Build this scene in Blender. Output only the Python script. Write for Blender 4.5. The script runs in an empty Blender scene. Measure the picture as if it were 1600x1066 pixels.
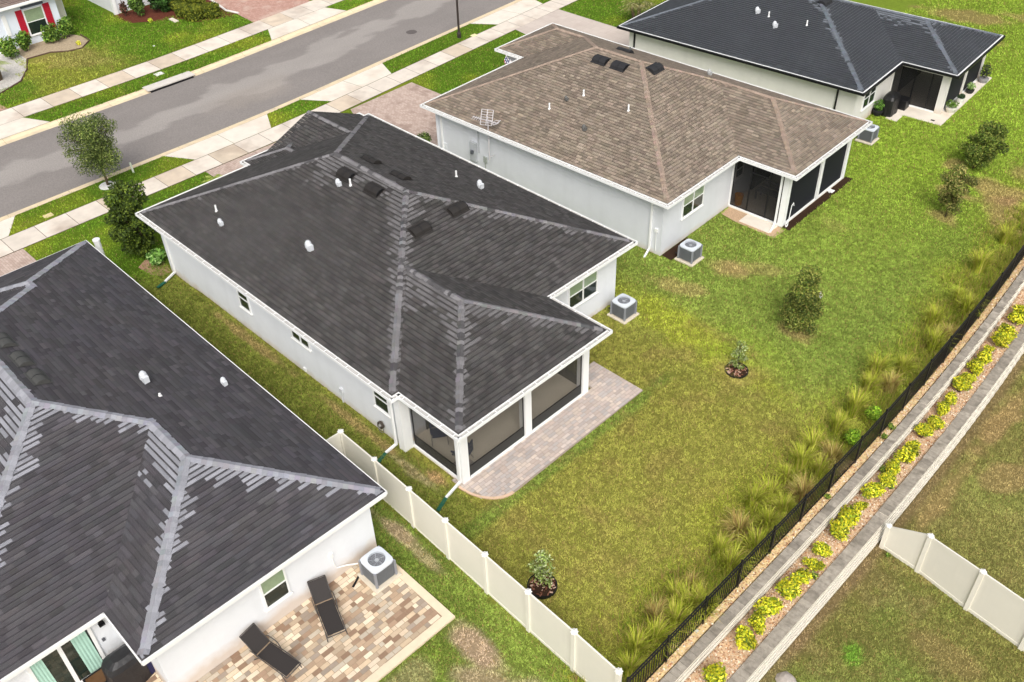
import bpy, bmesh, math, random
import numpy as np
from mathutils import Vector, Matrix
random.seed(7)
R = math.radians
S = bpy.context.scene
COL = S.collection

# ------------------------------------------------------------------ camera
CAM = Vector((18.7563, -12.6456, 23.2401))
FW = Vector((-0.55755893, 0.53593038, -0.63396109))
RT = Vector((0.70901804, 0.70463855, -0.0278915))
UP = Vector((-0.43176552, 0.465041, 0.77286183))
FPX = 1482.459
cd = bpy.data.cameras.new('camera'); cam = bpy.data.objects.new('camera', cd); COL.objects.link(cam)
cd.lens = 36 * FPX / 1600; cd.sensor_width = 36; cd.clip_start = .1; cd.clip_end = 900
m = Matrix.Identity(4)
for i in range(3):
    m[i][0], m[i][1], m[i][2], m[i][3] = RT[i], UP[i], -FW[i], CAM[i]
cam.matrix_world = m
S.camera = cam
S.render.resolution_x, S.render.resolution_y = 1024, 682

# ------------------------------------------------------------------ light
SUN_EL, SUN_AZ = R(48), R(-40)      # azimuth measured from +X towards +Y
w = bpy.data.worlds.new('World'); S.world = w; w.use_nodes = True
nt = w.node_tree; nt.nodes.clear()
sky = nt.nodes.new('ShaderNodeTexSky'); sky.sky_type = 'NISHITA'; sky.sun_disc = False
sky.sun_elevation = SUN_EL; sky.sun_rotation = math.pi/2 - SUN_AZ
sky.air_density = 1.0; sky.dust_density = 6.0; sky.ozone_density = 1.0
hs = nt.nodes.new('ShaderNodeHueSaturation'); hs.inputs['Saturation'].default_value = .35
bg = nt.nodes.new('ShaderNodeBackground'); bg.inputs[1].default_value = .15
wo = nt.nodes.new('ShaderNodeOutputWorld')
nt.links.new(sky.outputs[0], hs.inputs['Color']); nt.links.new(hs.outputs[0], bg.inputs[0]); nt.links.new(bg.outputs[0], wo.inputs[0])
sd = bpy.data.lights.new('sun', 'SUN'); sd.energy = 1.15; sd.angle = R(35); sd.color = (1, .96, .9)
sun = bpy.data.objects.new('sun', sd); COL.objects.link(sun)
dv = Vector((math.cos(SUN_EL)*math.cos(SUN_AZ), math.cos(SUN_EL)*math.sin(SUN_AZ), math.sin(SUN_EL)))
sun.rotation_euler = dv.to_track_quat('Z', 'Y').to_euler(); sun.location = (0, 0, 60)
S.view_settings.view_transform = 'Standard'; S.view_settings.look = 'None'
S.view_settings.exposure = 0.25; S.view_settings.gamma = 1
S.render.engine = 'CYCLES'

# ------------------------------------------------------------------ helpers
def L(r, g, b):                      # sRGB 0-255 to linear
    f = lambda c: (c/255/12.92) if c/255 <= .04045 else ((c/255+.055)/1.055)**2.4
    return (f(r), f(g), f(b))

_h = lambda ix, iy, s: np.modf(np.abs(np.sin(ix*127.1+iy*311.7+s*74.7)*43758.5453))[0]
def vnoise(x, y, s=0):
    x = np.asarray(x, float); y = np.asarray(y, float)
    xi = np.floor(x); yi = np.floor(y); fx = x-xi; fy = y-yi
    fx = fx*fx*(3-2*fx); fy = fy*fy*(3-2*fy)
    a = _h(xi, yi, s); b = _h(xi+1, yi, s); c = _h(xi, yi+1, s); d = _h(xi+1, yi+1, s)
    return a+(b-a)*fx+(c-a)*fy+(a-b-c+d)*fx*fy
def fbm(x, y, s=0, o=3):
    t = 0; am = .5; n = 0
    for k in range(o):
        t = t+am*vnoise(x*2**k, y*2**k, s+k*7); n += am; am *= .5
    return t/n
def smooth(a, b, x):
    t = np.clip((np.asarray(x, float)-a)/(b-a), 0, 1); return t*t*(3-2*t)

def tag(o, label=None, cat=None, group=None, kind=None):
    if label: o['label'] = label
    if cat: o['category'] = cat
    if group: o['group'] = group
    if kind: o['kind'] = kind
    return o

MATS = {}
def mat(name, col, rough=.8, spec=.3, var=.0, scale=8., bump=0., bscale=60., metal=0., attr=None, tint2=None, attr_gain=1.):
    """Principled material: base colour (or face attribute), low-frequency tonal variation, fine bump."""
    if name in MATS: return MATS[name]
    M = bpy.data.materials.new(name); M.use_nodes = True; n = M.node_tree; P = n.nodes['Principled BSDF']
    P.inputs['Roughness'].default_value = rough; P.inputs['Specular IOR Level'].default_value = spec
    P.inputs['Metallic'].default_value = metal
    tc = n.nodes.new('ShaderNodeTexCoord')
    if attr:
        a = n.nodes.new('ShaderNodeAttribute'); a.attribute_name = attr; src = a.outputs['Color']
    else:
        c = n.nodes.new('ShaderNodeRGB'); c.outputs[0].default_value = (*col, 1); src = c.outputs[0]
    if var > 0:
        no = n.nodes.new('ShaderNodeTexNoise'); no.inputs['Scale'].default_value = scale; no.inputs['Detail'].default_value = 5
        no.inputs['Roughness'].default_value = .65
        n.links.new(tc.outputs['Object'], no.inputs['Vector'])
        mr = n.nodes.new('ShaderNodeMapRange'); mr.inputs[1].default_value = .25; mr.inputs[2].default_value = .75
        mr.inputs[3].default_value = 1-var; mr.inputs[4].default_value = 1+var
        n.links.new(no.outputs[0], mr.inputs[0])
        if tint2:
            mx = n.nodes.new('ShaderNodeMix'); mx.data_type = 'RGBA'; mx.inputs[7].default_value = (*tint2, 1)
            n2 = n.nodes.new('ShaderNodeTexNoise'); n2.inputs['Scale'].default_value = scale*.37; n2.inputs['Detail'].default_value = 4
            n.links.new(tc.outputs['Object'], n2.inputs['Vector'])
            m3 = n.nodes.new('ShaderNodeMapRange'); m3.inputs[1].default_value = .5; m3.inputs[2].default_value = .75
            m3.inputs[3].default_value = 0; m3.inputs[4].default_value = .7
            n.links.new(n2.outputs[0], m3.inputs[0]); n.links.new(m3.outputs[0], mx.inputs[0])
            n.links.new(src, mx.inputs[6]); src = mx.outputs[2]
        vm = n.nodes.new('ShaderNodeVectorMath'); vm.operation = 'SCALE'
        n.links.new(src, vm.inputs[0]); n.links.new(mr.outputs[0], vm.inputs['Scale']); src = vm.outputs[0]
    n.links.new(src, P.inputs['Base Color'])
    if bump > 0:
        nb = n.nodes.new('ShaderNodeTexNoise'); nb.inputs['Scale'].default_value = bscale; nb.inputs['Detail'].default_value = 4
        n.links.new(tc.outputs['Object'], nb.inputs['Vector'])
        bp = n.nodes.new('ShaderNodeBump'); bp.inputs['Strength'].default_value = bump; bp.inputs['Distance'].default_value = .02
        n.links.new(nb.outputs[0], bp.inputs['Height']); n.links.new(bp.outputs[0], P.inputs['Normal'])
    MATS[name] = M
    return M

def screen_mat(name, col, opac):
    M = bpy.data.materials.new(name); M.use_nodes = True; n = M.node_tree; P = n.nodes['Principled BSDF']
    P.inputs['Base Color'].default_value = (*col, 1); P.inputs['Roughness'].default_value = .7; P.inputs['Specular IOR Level'].default_value = .2
    t = n.nodes.new('ShaderNodeBsdfTransparent'); mx = n.nodes.new('ShaderNodeMixShader'); mx.inputs[0].default_value = opac
    o = n.nodes['Material Output']
    n.links.new(t.outputs[0], mx.inputs[1]); n.links.new(P.outputs[0], mx.inputs[2]); n.links.new(mx.outputs[0], o.inputs[0])
    MATS[name] = M; return M

class MB:
    """collects boxes, tubes, polygons and builds ONE mesh object"""
    def __init__(s): s.v = []; s.f = []; s.c = []
    def poly(s, pts, c=None):
        k = len(s.v); s.v += [tuple(p) for p in pts]; s.f.append(tuple(range(k, k+len(pts)))); s.c.append(c or (1, 1, 1)); return s
    def box(s, x0, x1, y0, y1, z0, z1, c=None, M=None):
        p = [(x, y, z) for z in (z0, z1) for y in (y0, y1) for x in (x0, x1)]
        if M is not None: p = [tuple(M @ Vector(q)) for q in p]
        k = len(s.v); s.v += p
        for q in ((0, 2, 3, 1), (4, 5, 7, 6), (0, 1, 5, 4), (2, 6, 7, 3), (0, 4, 6, 2), (1, 3, 7, 5)):
            s.f.append(tuple(k+i for i in q)); s.c.append(c or (1, 1, 1))
        return s
    def bar(s, p, q, wd, hg=None, c=None):
        hg = hg or wd; p = Vector(p); q = Vector(q); d = q-p; ln = d.length
        M = Matrix.Translation(p) @ d.to_track_quat('Z', 'Y').to_matrix().to_4x4()
        return s.box(-wd/2, wd/2, -hg/2, hg/2, 0, ln, c, M)
    def tube(s, pts, rad, n=8, cap=True, c=None):
        pts = [Vector(p) for p in pts]; rad = rad if isinstance(rad, (list, tuple)) else [rad]*len(pts)
        k = len(s.v); N = len(pts)
        for i, p in enumerate(pts):
            d = (pts[min(i+1, N-1)]-pts[max(i-1, 0)]).normalized()
            a = d.orthogonal().normalized() if i == 0 else (a-d*a.dot(d)).normalized()
            b = d.cross(a)
            for j in range(n):
                t = 2*math.pi*j/n; s.v.append(tuple(p+(a*math.cos(t)+b*math.sin(t))*rad[i]))
        for i in range(N-1):
            for j in range(n):
                s.f.append((k+i*n+j, k+i*n+(j+1) % n, k+(i+1)*n+(j+1) % n, k+(i+1)*n+j)); s.c.append(c or (1, 1, 1))
        if cap:
            s.f.append(tuple(k+j for j in range(n))[::-1]); s.c.append(c or (1, 1, 1))
            s.f.append(tuple(k+(N-1)*n+j for j in range(n))); s.c.append(c or (1, 1, 1))
        return s
    def lathe(s, cx, cy, prof, n=20, c=None):
        k = len(s.v)
        for r_, z in prof:
            for j in range(n):
                t = 2*math.pi*j/n; s.v.append((cx+r_*math.cos(t), cy+r_*math.sin(t), z))
        for i in range(len(prof)-1):
            for j in range(n):
                s.f.append((k+i*n+j, k+i*n+(j+1) % n, k+(i+1)*n+(j+1) % n, k+(i+1)*n+j)); s.c.append(c or (1, 1, 1))
        return s
    def build(s, name, material, parent=None, col=False, smooth_=False, bevel=0):
        me = bpy.data.meshes.new(name); me.from_pydata(s.v, [], s.f); me.update()
        if col:
            a = me.attributes.new('tint', 'FLOAT_COLOR', 'FACE')
            a.data.foreach_set('color', np.array([(*c, 1) for c in s.c], dtype=np.float32).ravel())
        me.materials.append(material)
        o = bpy.data.objects.new(name, me); COL.objects.link(o)
        if parent: o.parent = parent
        if smooth_: me.polygons.foreach_set('use_smooth', [True]*len(me.polygons))
        if bevel:
            b = o.modifiers.new('bevel', 'BEVEL'); b.width = bevel; b.segments = 2; b.limit_method = 'ANGLE'
        return o

def tris(name, V, C, material, parent=None):
    """V: (n,k,3) array of separate k-gons, C: (n,3) colours -> one mesh"""
    n, k = V.shape[:2]
    me = bpy.data.meshes.new(name); me.vertices.add(n*k); me.vertices.foreach_set('co', V.astype(np.float32).ravel())
    me.loops.add(n*k); me.loops.foreach_set('vertex_index', np.arange(n*k, dtype=np.int32))
    me.polygons.add(n); me.polygons.foreach_set('loop_start', np.arange(0, n*k, k, dtype=np.int32))
    me.polygons.foreach_set('loop_total', np.full(n, k, dtype=np.int32)); me.update(calc_edges=True)
    a = me.attributes.new('tint', 'FLOAT_COLOR', 'FACE'); cc = np.ones((n, 4), np.float32); cc[:, :3] = C
    a.data.foreach_set('color', cc.ravel()); me.materials.append(material)
    o = bpy.data.objects.new(name, me); COL.objects.link(o)
    if parent: o.parent = parent
    return o

def empty(name, loc, rz=0, label=None, cat=None, group=None):
    o = bpy.data.objects.new(name, None); COL.objects.link(o); o.location = loc; o.rotation_euler = (0, 0, rz)
    o.empty_display_size = .3
    return tag(o, label, cat, group)
def dup(root, loc, rz, label, scale=None):
    r = root.copy(); COL.objects.link(r); r.location = loc; r.rotation_euler = (0, 0, rz); r['label'] = label
    if scale: r.scale = scale
    for ch in root.children:
        c = ch.copy(); COL.objects.link(c); c.parent = r
        for g in ch.children:
            d = g.copy(); COL.objects.link(d); d.parent = c
    return r

# ------------------------------------------------------------------ materials
WHITE = mat('white_stucco', L(226, 229, 233), .85, .2, .035, 1.3, .25, 90)
WHITE_C = mat('pale_grey_stucco', L(214, 217, 222), .85, .2, .04, 1.3, .25, 90)
WHITE_D = mat('warm_white_stucco', L(226, 224, 218), .85, .2, .04, 1.3, .25, 90)
TRIM = mat('white_trim', L(238, 239, 238), .5, .4, .02, 5)
BLACKM = mat('black_metal', L(22, 22, 24), .45, .4, .1, 20)
SHINGLE = mat('shingle', (1, 1, 1), .92, .2, .1, 55, .5, 140, attr='tint')
SOFFIT = mat('soffit', L(205, 205, 205), .8)
GLASS = mat('window_glass', L(38, 48, 42), .06, .6, .25, 2.5)
BLIND = mat('window_blind_glass', L(140, 158, 128), .12, .5, .12, 6)
CONC = mat('concrete', L(222, 213, 200), .9, .2, .09, 1.6, .2, 60, tint2=L(198, 182, 164))
CONC_T = mat('concrete_slabs', (1, 1, 1), .9, .2, .13, 1.4, .2, 60, attr='tint', tint2=L(168, 150, 135))
CURB = mat('curb_concrete', L(218, 200, 168), .9, .2, .12, 2.2, .2, 60, tint2=L(190, 176, 158))
GALV = mat('grey_galvanised', L(120, 124, 128), .5, .4, .1, 20, metal=.3)
ACTOP = mat('ac_top_grey', L(206, 212, 220), .45, .5, .04, 10)
ACBODY = mat('ac_louvre', L(112, 114, 120), .6, .4, .1, 15)
DARK = mat('dark_void', L(26, 26, 28), .8, .2)
LEAF = mat('leaf', (1, 1, 1), .7, .25, attr='tint')
BARK = mat('bark', L(92, 80, 66), .95, .1, .3, 18, .5, 50)
GRASSB = mat('grass_blade', (1, 1, 1), .85, .1, attr='tint')
TINT = mat('tinted', (1, 1, 1), .85, .2, .08, 12, .15, 60, attr='tint')
VINYL = mat('vinyl_cream', L(230, 226, 213), .5, .35, .03, 1.2)
SCR = screen_mat('insect_screen', L(88, 86, 80), .3)
SCRD = screen_mat('solar_screen', L(34, 36, 42), .93)
SCRM = screen_mat('dark_insect_screen', L(34, 34, 36), .5)
KICK = screen_mat('kick_screen', L(66, 66, 64), .86)

def stain_base(M, z0, z1, col):
    """soil splashed on the foot of a wall and faint runs below the eaves"""
    n = M.node_tree; P = n.nodes['Principled BSDF']; l0 = P.inputs['Base Color'].links[0].from_socket
    tc = n.nodes.new('ShaderNodeTexCoord'); sp = n.nodes.new('ShaderNodeSeparateXYZ'); n.links.new(tc.outputs['Object'], sp.inputs[0])
    no = n.nodes.new('ShaderNodeTexNoise'); no.inputs['Scale'].default_value = 2.2; no.inputs['Detail'].default_value = 6; n.links.new(tc.outputs['Object'], no.inputs['Vector'])
    ad = n.nodes.new('ShaderNodeMath'); ad.operation = 'MULTIPLY_ADD'; ad.inputs[1].default_value = -.55; n.links.new(no.outputs[0], ad.inputs[0]); n.links.new(sp.outputs['Z'], ad.inputs[2])
    mr = n.nodes.new('ShaderNodeMapRange'); mr.inputs[1].default_value = z1-.28; mr.inputs[2].default_value = z0-.28; mr.inputs[3].default_value = 0; mr.inputs[4].default_value = .6
    n.links.new(ad.outputs[0], mr.inputs[0]); mx = n.nodes.new('ShaderNodeMix'); mx.data_type = 'RGBA'; mx.inputs[7].default_value = (*col, 1)
    n.links.new(mr.outputs[0], mx.inputs[0]); n.links.new(l0, mx.inputs[6])
    mp = n.nodes.new('ShaderNodeMapping'); mp.inputs['Scale'].default_value = (.9, .9, .1); n.links.new(tc.outputs['Object'], mp.inputs[0])
    n2 = n.nodes.new('ShaderNodeTexNoise'); n2.inputs['Scale'].default_value = 1.6; n2.inputs['Detail'].default_value = 5; n.links.new(mp.outputs[0], n2.inputs['Vector'])
    m2 = n.nodes.new('ShaderNodeMapRange'); m2.inputs[1].default_value = .5; m2.inputs[2].default_value = .8; m2.inputs[3].default_value = 1; m2.inputs[4].default_value = .93; n.links.new(n2.outputs[0], m2.inputs[0])
    vm = n.nodes.new('ShaderNodeVectorMath'); vm.operation = 'SCALE'; n.links.new(mx.outputs[2], vm.inputs[0]); n.links.new(m2.outputs[0], vm.inputs['Scale']); n.links.new(vm.outputs[0], P.inputs['Base Color'])
for M_ in (WHITE, WHITE_C, WHITE_D): stain_base(M_, -.1, .3, L(196, 172, 144))
# ------------------------------------------------------------------ ground shape and colour
def cv(y):   # the street bends away: how far it has moved towards -X at y
    return .075*np.log1p(np.exp(np.clip((np.asarray(y, float)-12)/1.5, -30, 60)))*1.5
def off(y):  # the rear walls and fence bend slightly
    return -.0026*np.clip(np.asarray(y, float)-8, 0, 40)**2
def G(x, y):
    x = np.asarray(x, float); y = np.asarray(y, float)
    xr = x-off(y)
    z = -.45*smooth(3.2, 11, xr)
    a = 1-smooth(-1.5, -.35, y)
    z = z*(1-a)+a*(-.42-.06*smooth(3, 10, xr))
    z = z-.18*smooth(26.5, 29.5, y)*(1-smooth(3, 11, xr))
    f = 1-smooth(-14.6, -13.2, x)
    z = z*(1-f)-.1*f
    X = x+cv(y)
    z = np.where((X > -34.02) & (X < -25.83), -.4, z)
    z = np.where(xr > 11.17, -1.1, z)
    z = np.where(xr > 12.47, -2.05, z)
    return z

VIV = np.array(L(152, 180, 62)); FRONT = np.array(L(106, 142, 40)); OLIVE = np.array(L(154, 154, 72)); YEL = np.array(L(166, 174, 58))
GREEN = np.array(L(126, 150, 66)); DKG = np.array(L(102, 122, 48)); BRN = np.array(L(140, 116, 76)); TAN = np.array(L(196, 172, 146)); SAND = np.array(L(196, 160, 120))
def mixc(C, T, a): return C*(1-a[..., None])+T*a[..., None]
def blob(x, y, cx, cy, rx, ry, rot=0, s=3, hard=.35):
    c, sn = math.cos(rot), math.sin(rot); dx = x-cx; dy = y-cy
    d = np.sqrt(((dx*c+dy*sn)/rx)**2+((-dx*sn+dy*c)/ry)**2)+(fbm(x*1.3, y*1.3, s)-.5)*1.1
    return 1-smooth(1-hard, 1+hard, d)
BARE = [(6.9, -3.0, 1.0, .45, .0, .95), (1.9, -1.9, .9, .22, 0, .8), (3.6, -1.95, .7, .2, 0, .55), (8.2, -3.6, 1.1, .6, .3, .75), (9.4, -2.9, .8, .4, 0, .6), (6.3, -5.2, .5, 1.0, 0, .4),
        (.9, 14.2, 1.2, .5, .3, .38), (1.6, 16.6, 1.0, .5, 0, .4), (2.6, 17.4, 1.4, .5, .6, .3), (5.95, 15.1, .75, .6, 0, .5), (6.3, 26.8, .6, .5, 0, .5), (5.55, 11.4, .8, .6, 0, .2), (3.2, 22.5, .8, .5, 0, .15), (.6, -.1, 1.1, .22, 0, .55), (-2, 0.02, 2.2, .18, 0, .5), (-9.5, .05, 2.5, .2, 0, .5),
        (7.0, 30.9, 1.3, .9, 0, .6), (4.4, 31.6, .6, .6, 0, .55), (8.2, 33.5, 1.5, 1.0, .4, .45), (5.6, 29.3, .9, .5, 0, .6), (8.1, 29.0, .8, 1.6, .2, .6),
        (-3.6, 50.5, 2.6, 1.0, .2, .6), (-.4, 52.5, 1.5, .7, 0, .45), (-8, 56, 2, 1, 0, .6), (3.2, 45.6, .8, .5, 0, .7), (-1, 47.5, 1.0, .6, 0, .5),
        (14.6, 15.2, 1.4, .6, 1.2, .45), (13.4, 13.0, .3, 2.0, 0, .4), (15.4, 18.5, 1.0, 1.8, 0, .4), (13.3, 17.6, .4, 2.0, 0, .55), (14.5, 9.9, .5, .7, 0, .25), (16.2, 7.1, 1.0, .4, 0, .25),
        (-42, 8, 2.6, 1.4, .5, .25), (1.45, .25, .5, .2, 0, .8)]
def gcol(x, y):
    x = np.asarray(x, float); y = np.asarray(y, float); n1 = fbm(x*.35, y*.35, 1); n2 = fbm(x*1.1, y*1.1, 5); n3 = fbm(x*.12+4, y*.12, 9)
    C = np.zeros(x.shape+(3,))+OLIVE
    C = mixc(C, GREEN, smooth(9, 15, y)*.85)                               # greener behind the brown-roofed house
    C = mixc(C, VIV, smooth(19, 33, y+n1*4)*.8*(1-.5*smooth(4, 10, x)))
    C = mixc(C, YEL, blob(x, y, 3.0, 12.0, 3.6, .8, -.12, 2, .6)*.65)
    C = mixc(C, YEL, smooth(7.6, 10.2, x-off(y)+n1*2-1)*.6*(x < 11.3)*smooth(-3, 1, y))
    C = mixc(C, VIV, blob(x, y, 5.2, 12.6, 2.0, 1.0, 0, 8)*.3)
    C = mixc(C, GREEN, blob(x, y, 3.9, 4, .35, 5.5, 0, 4)*.8)
    C = mixc(C, BRN, np.clip((n2-.5)*1.6, 0, .35)*(x > 2.5)*(y > -1)*(y < 13))
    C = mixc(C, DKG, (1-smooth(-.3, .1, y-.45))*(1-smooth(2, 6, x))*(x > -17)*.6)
    C = mixc(C, GREEN, ((y < -1.5) & (x > -5))*.8)
    C = mixc(C, VIV, blob(x, y, 5.5, -5.8, 2.5, 1.6, 0, 6)*.55)
    C = mixc(C, DKG, np.clip((n1-.52)*3, 0, .5)*(y < -1.3))
    fr = 1-smooth(-17.5, -15, x); C = mixc(C, FRONT, fr)
    C = mixc(C, YEL, fr*np.clip((n1-.5)*2.4, 0, .7)); C = mixc(C, OLIVE, blob(x, y, -41, 7.5, 4, 3.5, 0, 7)*.55*fr)
    lo = x-off(y) > 12.3
    C = mixc(C, np.array(L(130, 130, 70)), lo*1.); C = mixc(C, np.array(L(140, 118, 90)), lo*np.clip((n2-.55)*2, 0, .3)); C = mixc(C, GREEN, lo*np.clip((n1-.52)*3, 0, .6))
    C = mixc(C, np.array(L(150, 148, 84)), lo*smooth(9, 12, y)*.6); C = mixc(C, np.array(L(112, 150, 54)), blob(x, y, 14.2, 5.2, .28, .45, .5, 3, .5)*lo)
    C = mixc(C, np.array(L(150, 122, 100)), lo*(1-smooth(12.9, 13.3, x-off(y)))*.6)
    for cx, cy, rx, ry, ro, a in BARE: C = mixc(C, TAN if y.size and cx < 20 and cy < 0 else SAND, blob(x, y, cx, cy, rx, ry, ro)*a)
    bed = (x-off(y) > 11.1) & (x-off(y) < 12.5)
    C = mixc(C, np.array(L(214, 186, 158)), bed*1.)
    C = mixc(C, np.array(L(224, 200, 156)), (smooth(10.55, 10.9, x-off(y)+n2*.3-.1))*(x-off(y) < 11.2)*1.)
    C = mixc(C, np.array(L(190, 160, 120)), smooth(9.9, 10.7, x-off(y)+n1*1.6-.5)*(x-off(y) < 11.)*np.clip((n2-.42)*4, 0, .8)*smooth(9, 14, y))
    C = C*(.82+.36*n3)[..., None]*(.9+.2*n2)[..., None]
    return C

def in_view(x, y, z=0, mg=120):
    P = np.stack([x-CAM.x, y-CAM.y, z-CAM.z+0*x], -1); wz = P @ np.array(FW)
    u = 800+FPX*(P @ np.array(RT))/wz; v = 533-FPX*(P @ np.array(UP))/wz
    return (wz > 0) & (u > -mg) & (u < 1600+mg) & (v > -mg) & (v < 1066+mg)

def axis(*segs):
    out = []
    for a, b, st in segs: out += list(np.arange(a, b-1e-6, st))
    return out
xs = axis((-160, -60, 10), (-60, -34.5, .6)) + [-34.05, -34.0, -30, -25.85, -25.8] + axis((-25.3, -8, .35), (-8, 11.0, .22)) + [11.15, 11.2] + axis((11.4, 12.4, .2)) + [12.45, 12.5] + axis((12.7, 20, .25), (20, 40, 2), (40, 161, 20))
ys = axis((-120, -20, 10), (-20, -9, .6), (-9, 30, .25), (30, 60, .5), (60, 100, 3), (100, 261, 20))
Xg, Yg = np.meshgrid(np.array(xs), np.array(ys), indexing='ij')
Xw = np.where(Xg < -20, Xg-cv(Yg)*smooth(-20, -24, Xg) if False else Xg-cv(Yg)*np.clip((-20-Xg)/4, 0, 1), Xg)
Xw = Xw+np.where(Xg > 5, off(Yg)*np.clip((Xg-5)/5, 0, 1), 0)
Zg = G(Xw, Yg)
nx, ny = Xg.shape
me = bpy.data.meshes.new('ground')
idx = np.arange(nx*ny).reshape(nx, ny)
F = np.stack([idx[:-1, :-1], idx[1:, :-1], idx[1:, 1:], idx[:-1, 1:]], -1).reshape(-1, 4)
V = np.stack([Xw, Yg, Zg], -1).reshape(-1, 3)
me.vertices.add(len(V)); me.vertices.foreach_set('co', V.astype(np.float32).ravel())
me.loops.add(F.size); me.loops.foreach_set('vertex_index', F.astype(np.int32).ravel())
me.polygons.add(len(F)); me.polygons.foreach_set('loop_start', np.arange(0, F.size, 4, dtype=np.int32)); me.polygons.foreach_set('loop_total', np.full(len(F), 4, dtype=np.int32)); me.update(calc_edges=True)
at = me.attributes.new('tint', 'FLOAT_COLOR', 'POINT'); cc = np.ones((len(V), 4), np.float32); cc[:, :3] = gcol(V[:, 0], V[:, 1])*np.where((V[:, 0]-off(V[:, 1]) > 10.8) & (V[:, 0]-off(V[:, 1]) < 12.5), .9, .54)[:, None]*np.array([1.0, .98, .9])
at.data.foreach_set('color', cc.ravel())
me.polygons.foreach_set('use_smooth', [False]*len(F))
GROUND = mat('lawn_soil', (1, 1, 1), .95, .1, .3, 9, .6, 25, attr='tint')
me.materials.append(GROUND)
ground = bpy.data.objects.new('ground', me); COL.objects.link(ground); ground['kind'] = 'structure'

# ------------------------------------------------------------------ roads and slabs
def struct(mb, name, material, **k):
    o = mb.build(name, material, **k); o['kind'] = 'structure'; return o
# asphalt with tinted cells (old seal, pale worn lane)
yy = np.arange(-30, 110, .3); uu = np.linspace(-33.6, -26.25, 46)
Y2, U2 = np.meshgrid(yy, uu, indexing='ij'); 
def roadc(u, y):
    t = np.array(L(144, 138, 134)); p = np.array(L(164, 158, 153)); C = np.zeros(u.shape+(3,))+t
    ed = fbm(y*.25, u*.5, 21, 4); c = -30.3+.9*(fbm(y*.09, y*0, 3)-.5)*2
    band = 1-smooth(.95, 1.25, np.abs(u-c)+(fbm(y*.5, u*.9, 61, 5)-.5)*2.4)
    C = mixc(C, p, band)
    C = mixc(C, np.array(L(132, 126, 122)), (1-smooth(-33.5, -31.8, u+ed*1.2))*.5)
    C = mixc(C, np.array(L(164, 155, 146)), blob(u, y, -28.7, 13, 1.2, 2.4, 0, 4, .6)*.5)
    return C*(.93+.14*fbm(u*1.2, y*.5, 31))[..., None]
ny2, nu2 = Y2.shape; VX = U2-cv(Y2)
crown = -.2+.05*(1-((U2+29.95)/3.7)**2)
Vr = np.stack([VX, Y2, crown], -1).reshape(-1, 3); id2 = np.arange(ny2*nu2).reshape(ny2, nu2)
Fr = np.stack([id2[:-1, :-1], id2[:-1, 1:], id2[1:, 1:], id2[1:, :-1]], -1).reshape(-1, 4)
me = bpy.data.meshes.new('road'); me.from_pydata(Vr.tolist(), [], Fr.tolist()); me.update()
at = me.attributes.new('tint', 'FLOAT_COLOR', 'POINT'); cc = np.ones((len(Vr), 4), np.float32); cc[:, :3] = roadc(U2, Y2).reshape(-1, 3)*.86; at.data.foreach_set('color', cc.ravel())
me.materials.append(mat('asphalt', (1, 1, 1), .9, .2, .2, 14, .4, 120, attr='tint'))
road = bpy.data.objects.new('road', me); COL.objects.link(road); road['kind'] = 'structure'

def strip(profile, y0, y1, st, name, material):
    """extrude a cross-section (list of X', z) along the bending street"""
    mb = MB(); ysn = np.arange(y0, y1+.01, st)
    for a, b in zip(ysn[:-1], ysn[1:]):
        ca, cb = float(cv(a)), float(cv(b)); g = .012
        for (u0, z0), (u1, z1) in zip(profile[:-1], profile[1:]):
            mb.poly([(u0-ca, a+g, z0), (u1-ca, a+g, z1), (u1-cb, b, z1), (u0-cb, b, z0)])
    return struct(mb, name, material)
strip([(-26.28, -.199), (-25.98, -.185), (-25.86, -.09), (-25.72, -.085)], -30, 100, 3.05, 'curb', CURB)
strip([(-34.16, -.085), (-34.02, -.09), (-33.9, -.185), (-33.57, -.199)], -30, 100, 3.05, 'curb', CURB)

def slabs(u0, u1, y0, y1, st, name, z=-.084, base=(218, 208, 195)):
    mb = MB(); n = max(1, round((y1-y0)/st)); st = (y1-y0)/n; rnd = random.Random(name+str(y0))
    for i in range(n):
        a = y0+i*st+.012; b = y0+(i+1)*st-.012; ca, cb = float(cv(a)), float(cv(b)); k = rnd.uniform(.92, 1.03); t = rnd.random() < .15
        c = tuple(q*k*(.88 if t else 1) for q in L(base[0], base[1]-(6 if t else 0), base[2]-(14 if t else 0)))
        mb.poly([(u0-ca, a, z), (u1-ca, a, z), (u1-cb, b, z), (u0-cb, b, z)], c)
    return struct(mb, name, CONC_T, col=True)
JOINT = mat('slab_joint_dark', L(96, 84, 66), .95, .1, .2, 20)
# a thin darker sheet under the slabs shows in the joints and along the edges
def sheet(pts, z, name, material):
    return struct(MB().poly([(x, y, z) for x, y in pts]), name, material)
def curved(u0, u1, y0, y1, z, name, material, st=2):
    mb = MB(); ysn = np.linspace(y0, y1, max(2, int((y1-y0)/st)+1))
    for a, b in zip(ysn[:-1], ysn[1:]):
        ca, cb = float(cv(a)), float(cv(b)); mb.poly([(u0-ca, a, z), (u1-ca, a, z), (u1-cb, b, z), (u0-cb, b, z)])
    return struct(mb, name, material)
curved(-24.14, -22.62, -30, 100, -.094, 'sidewalk_edge', JOINT)
curved(-37.7, -35.85, -30, 100, -.094, 'sidewalk_edge', JOINT)
slabs(-24.1, -22.66, -30, 100, 1.55, 'sidewalk')
slabs(-37.65, -35.9, -30, 100, 1.7, 'sidewalk')
def apron(pts, z=-.08, name='driveway_apron'):
    return sheet(pts, z, name, CONC)
c = lambda y: float(cv(y))
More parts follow.
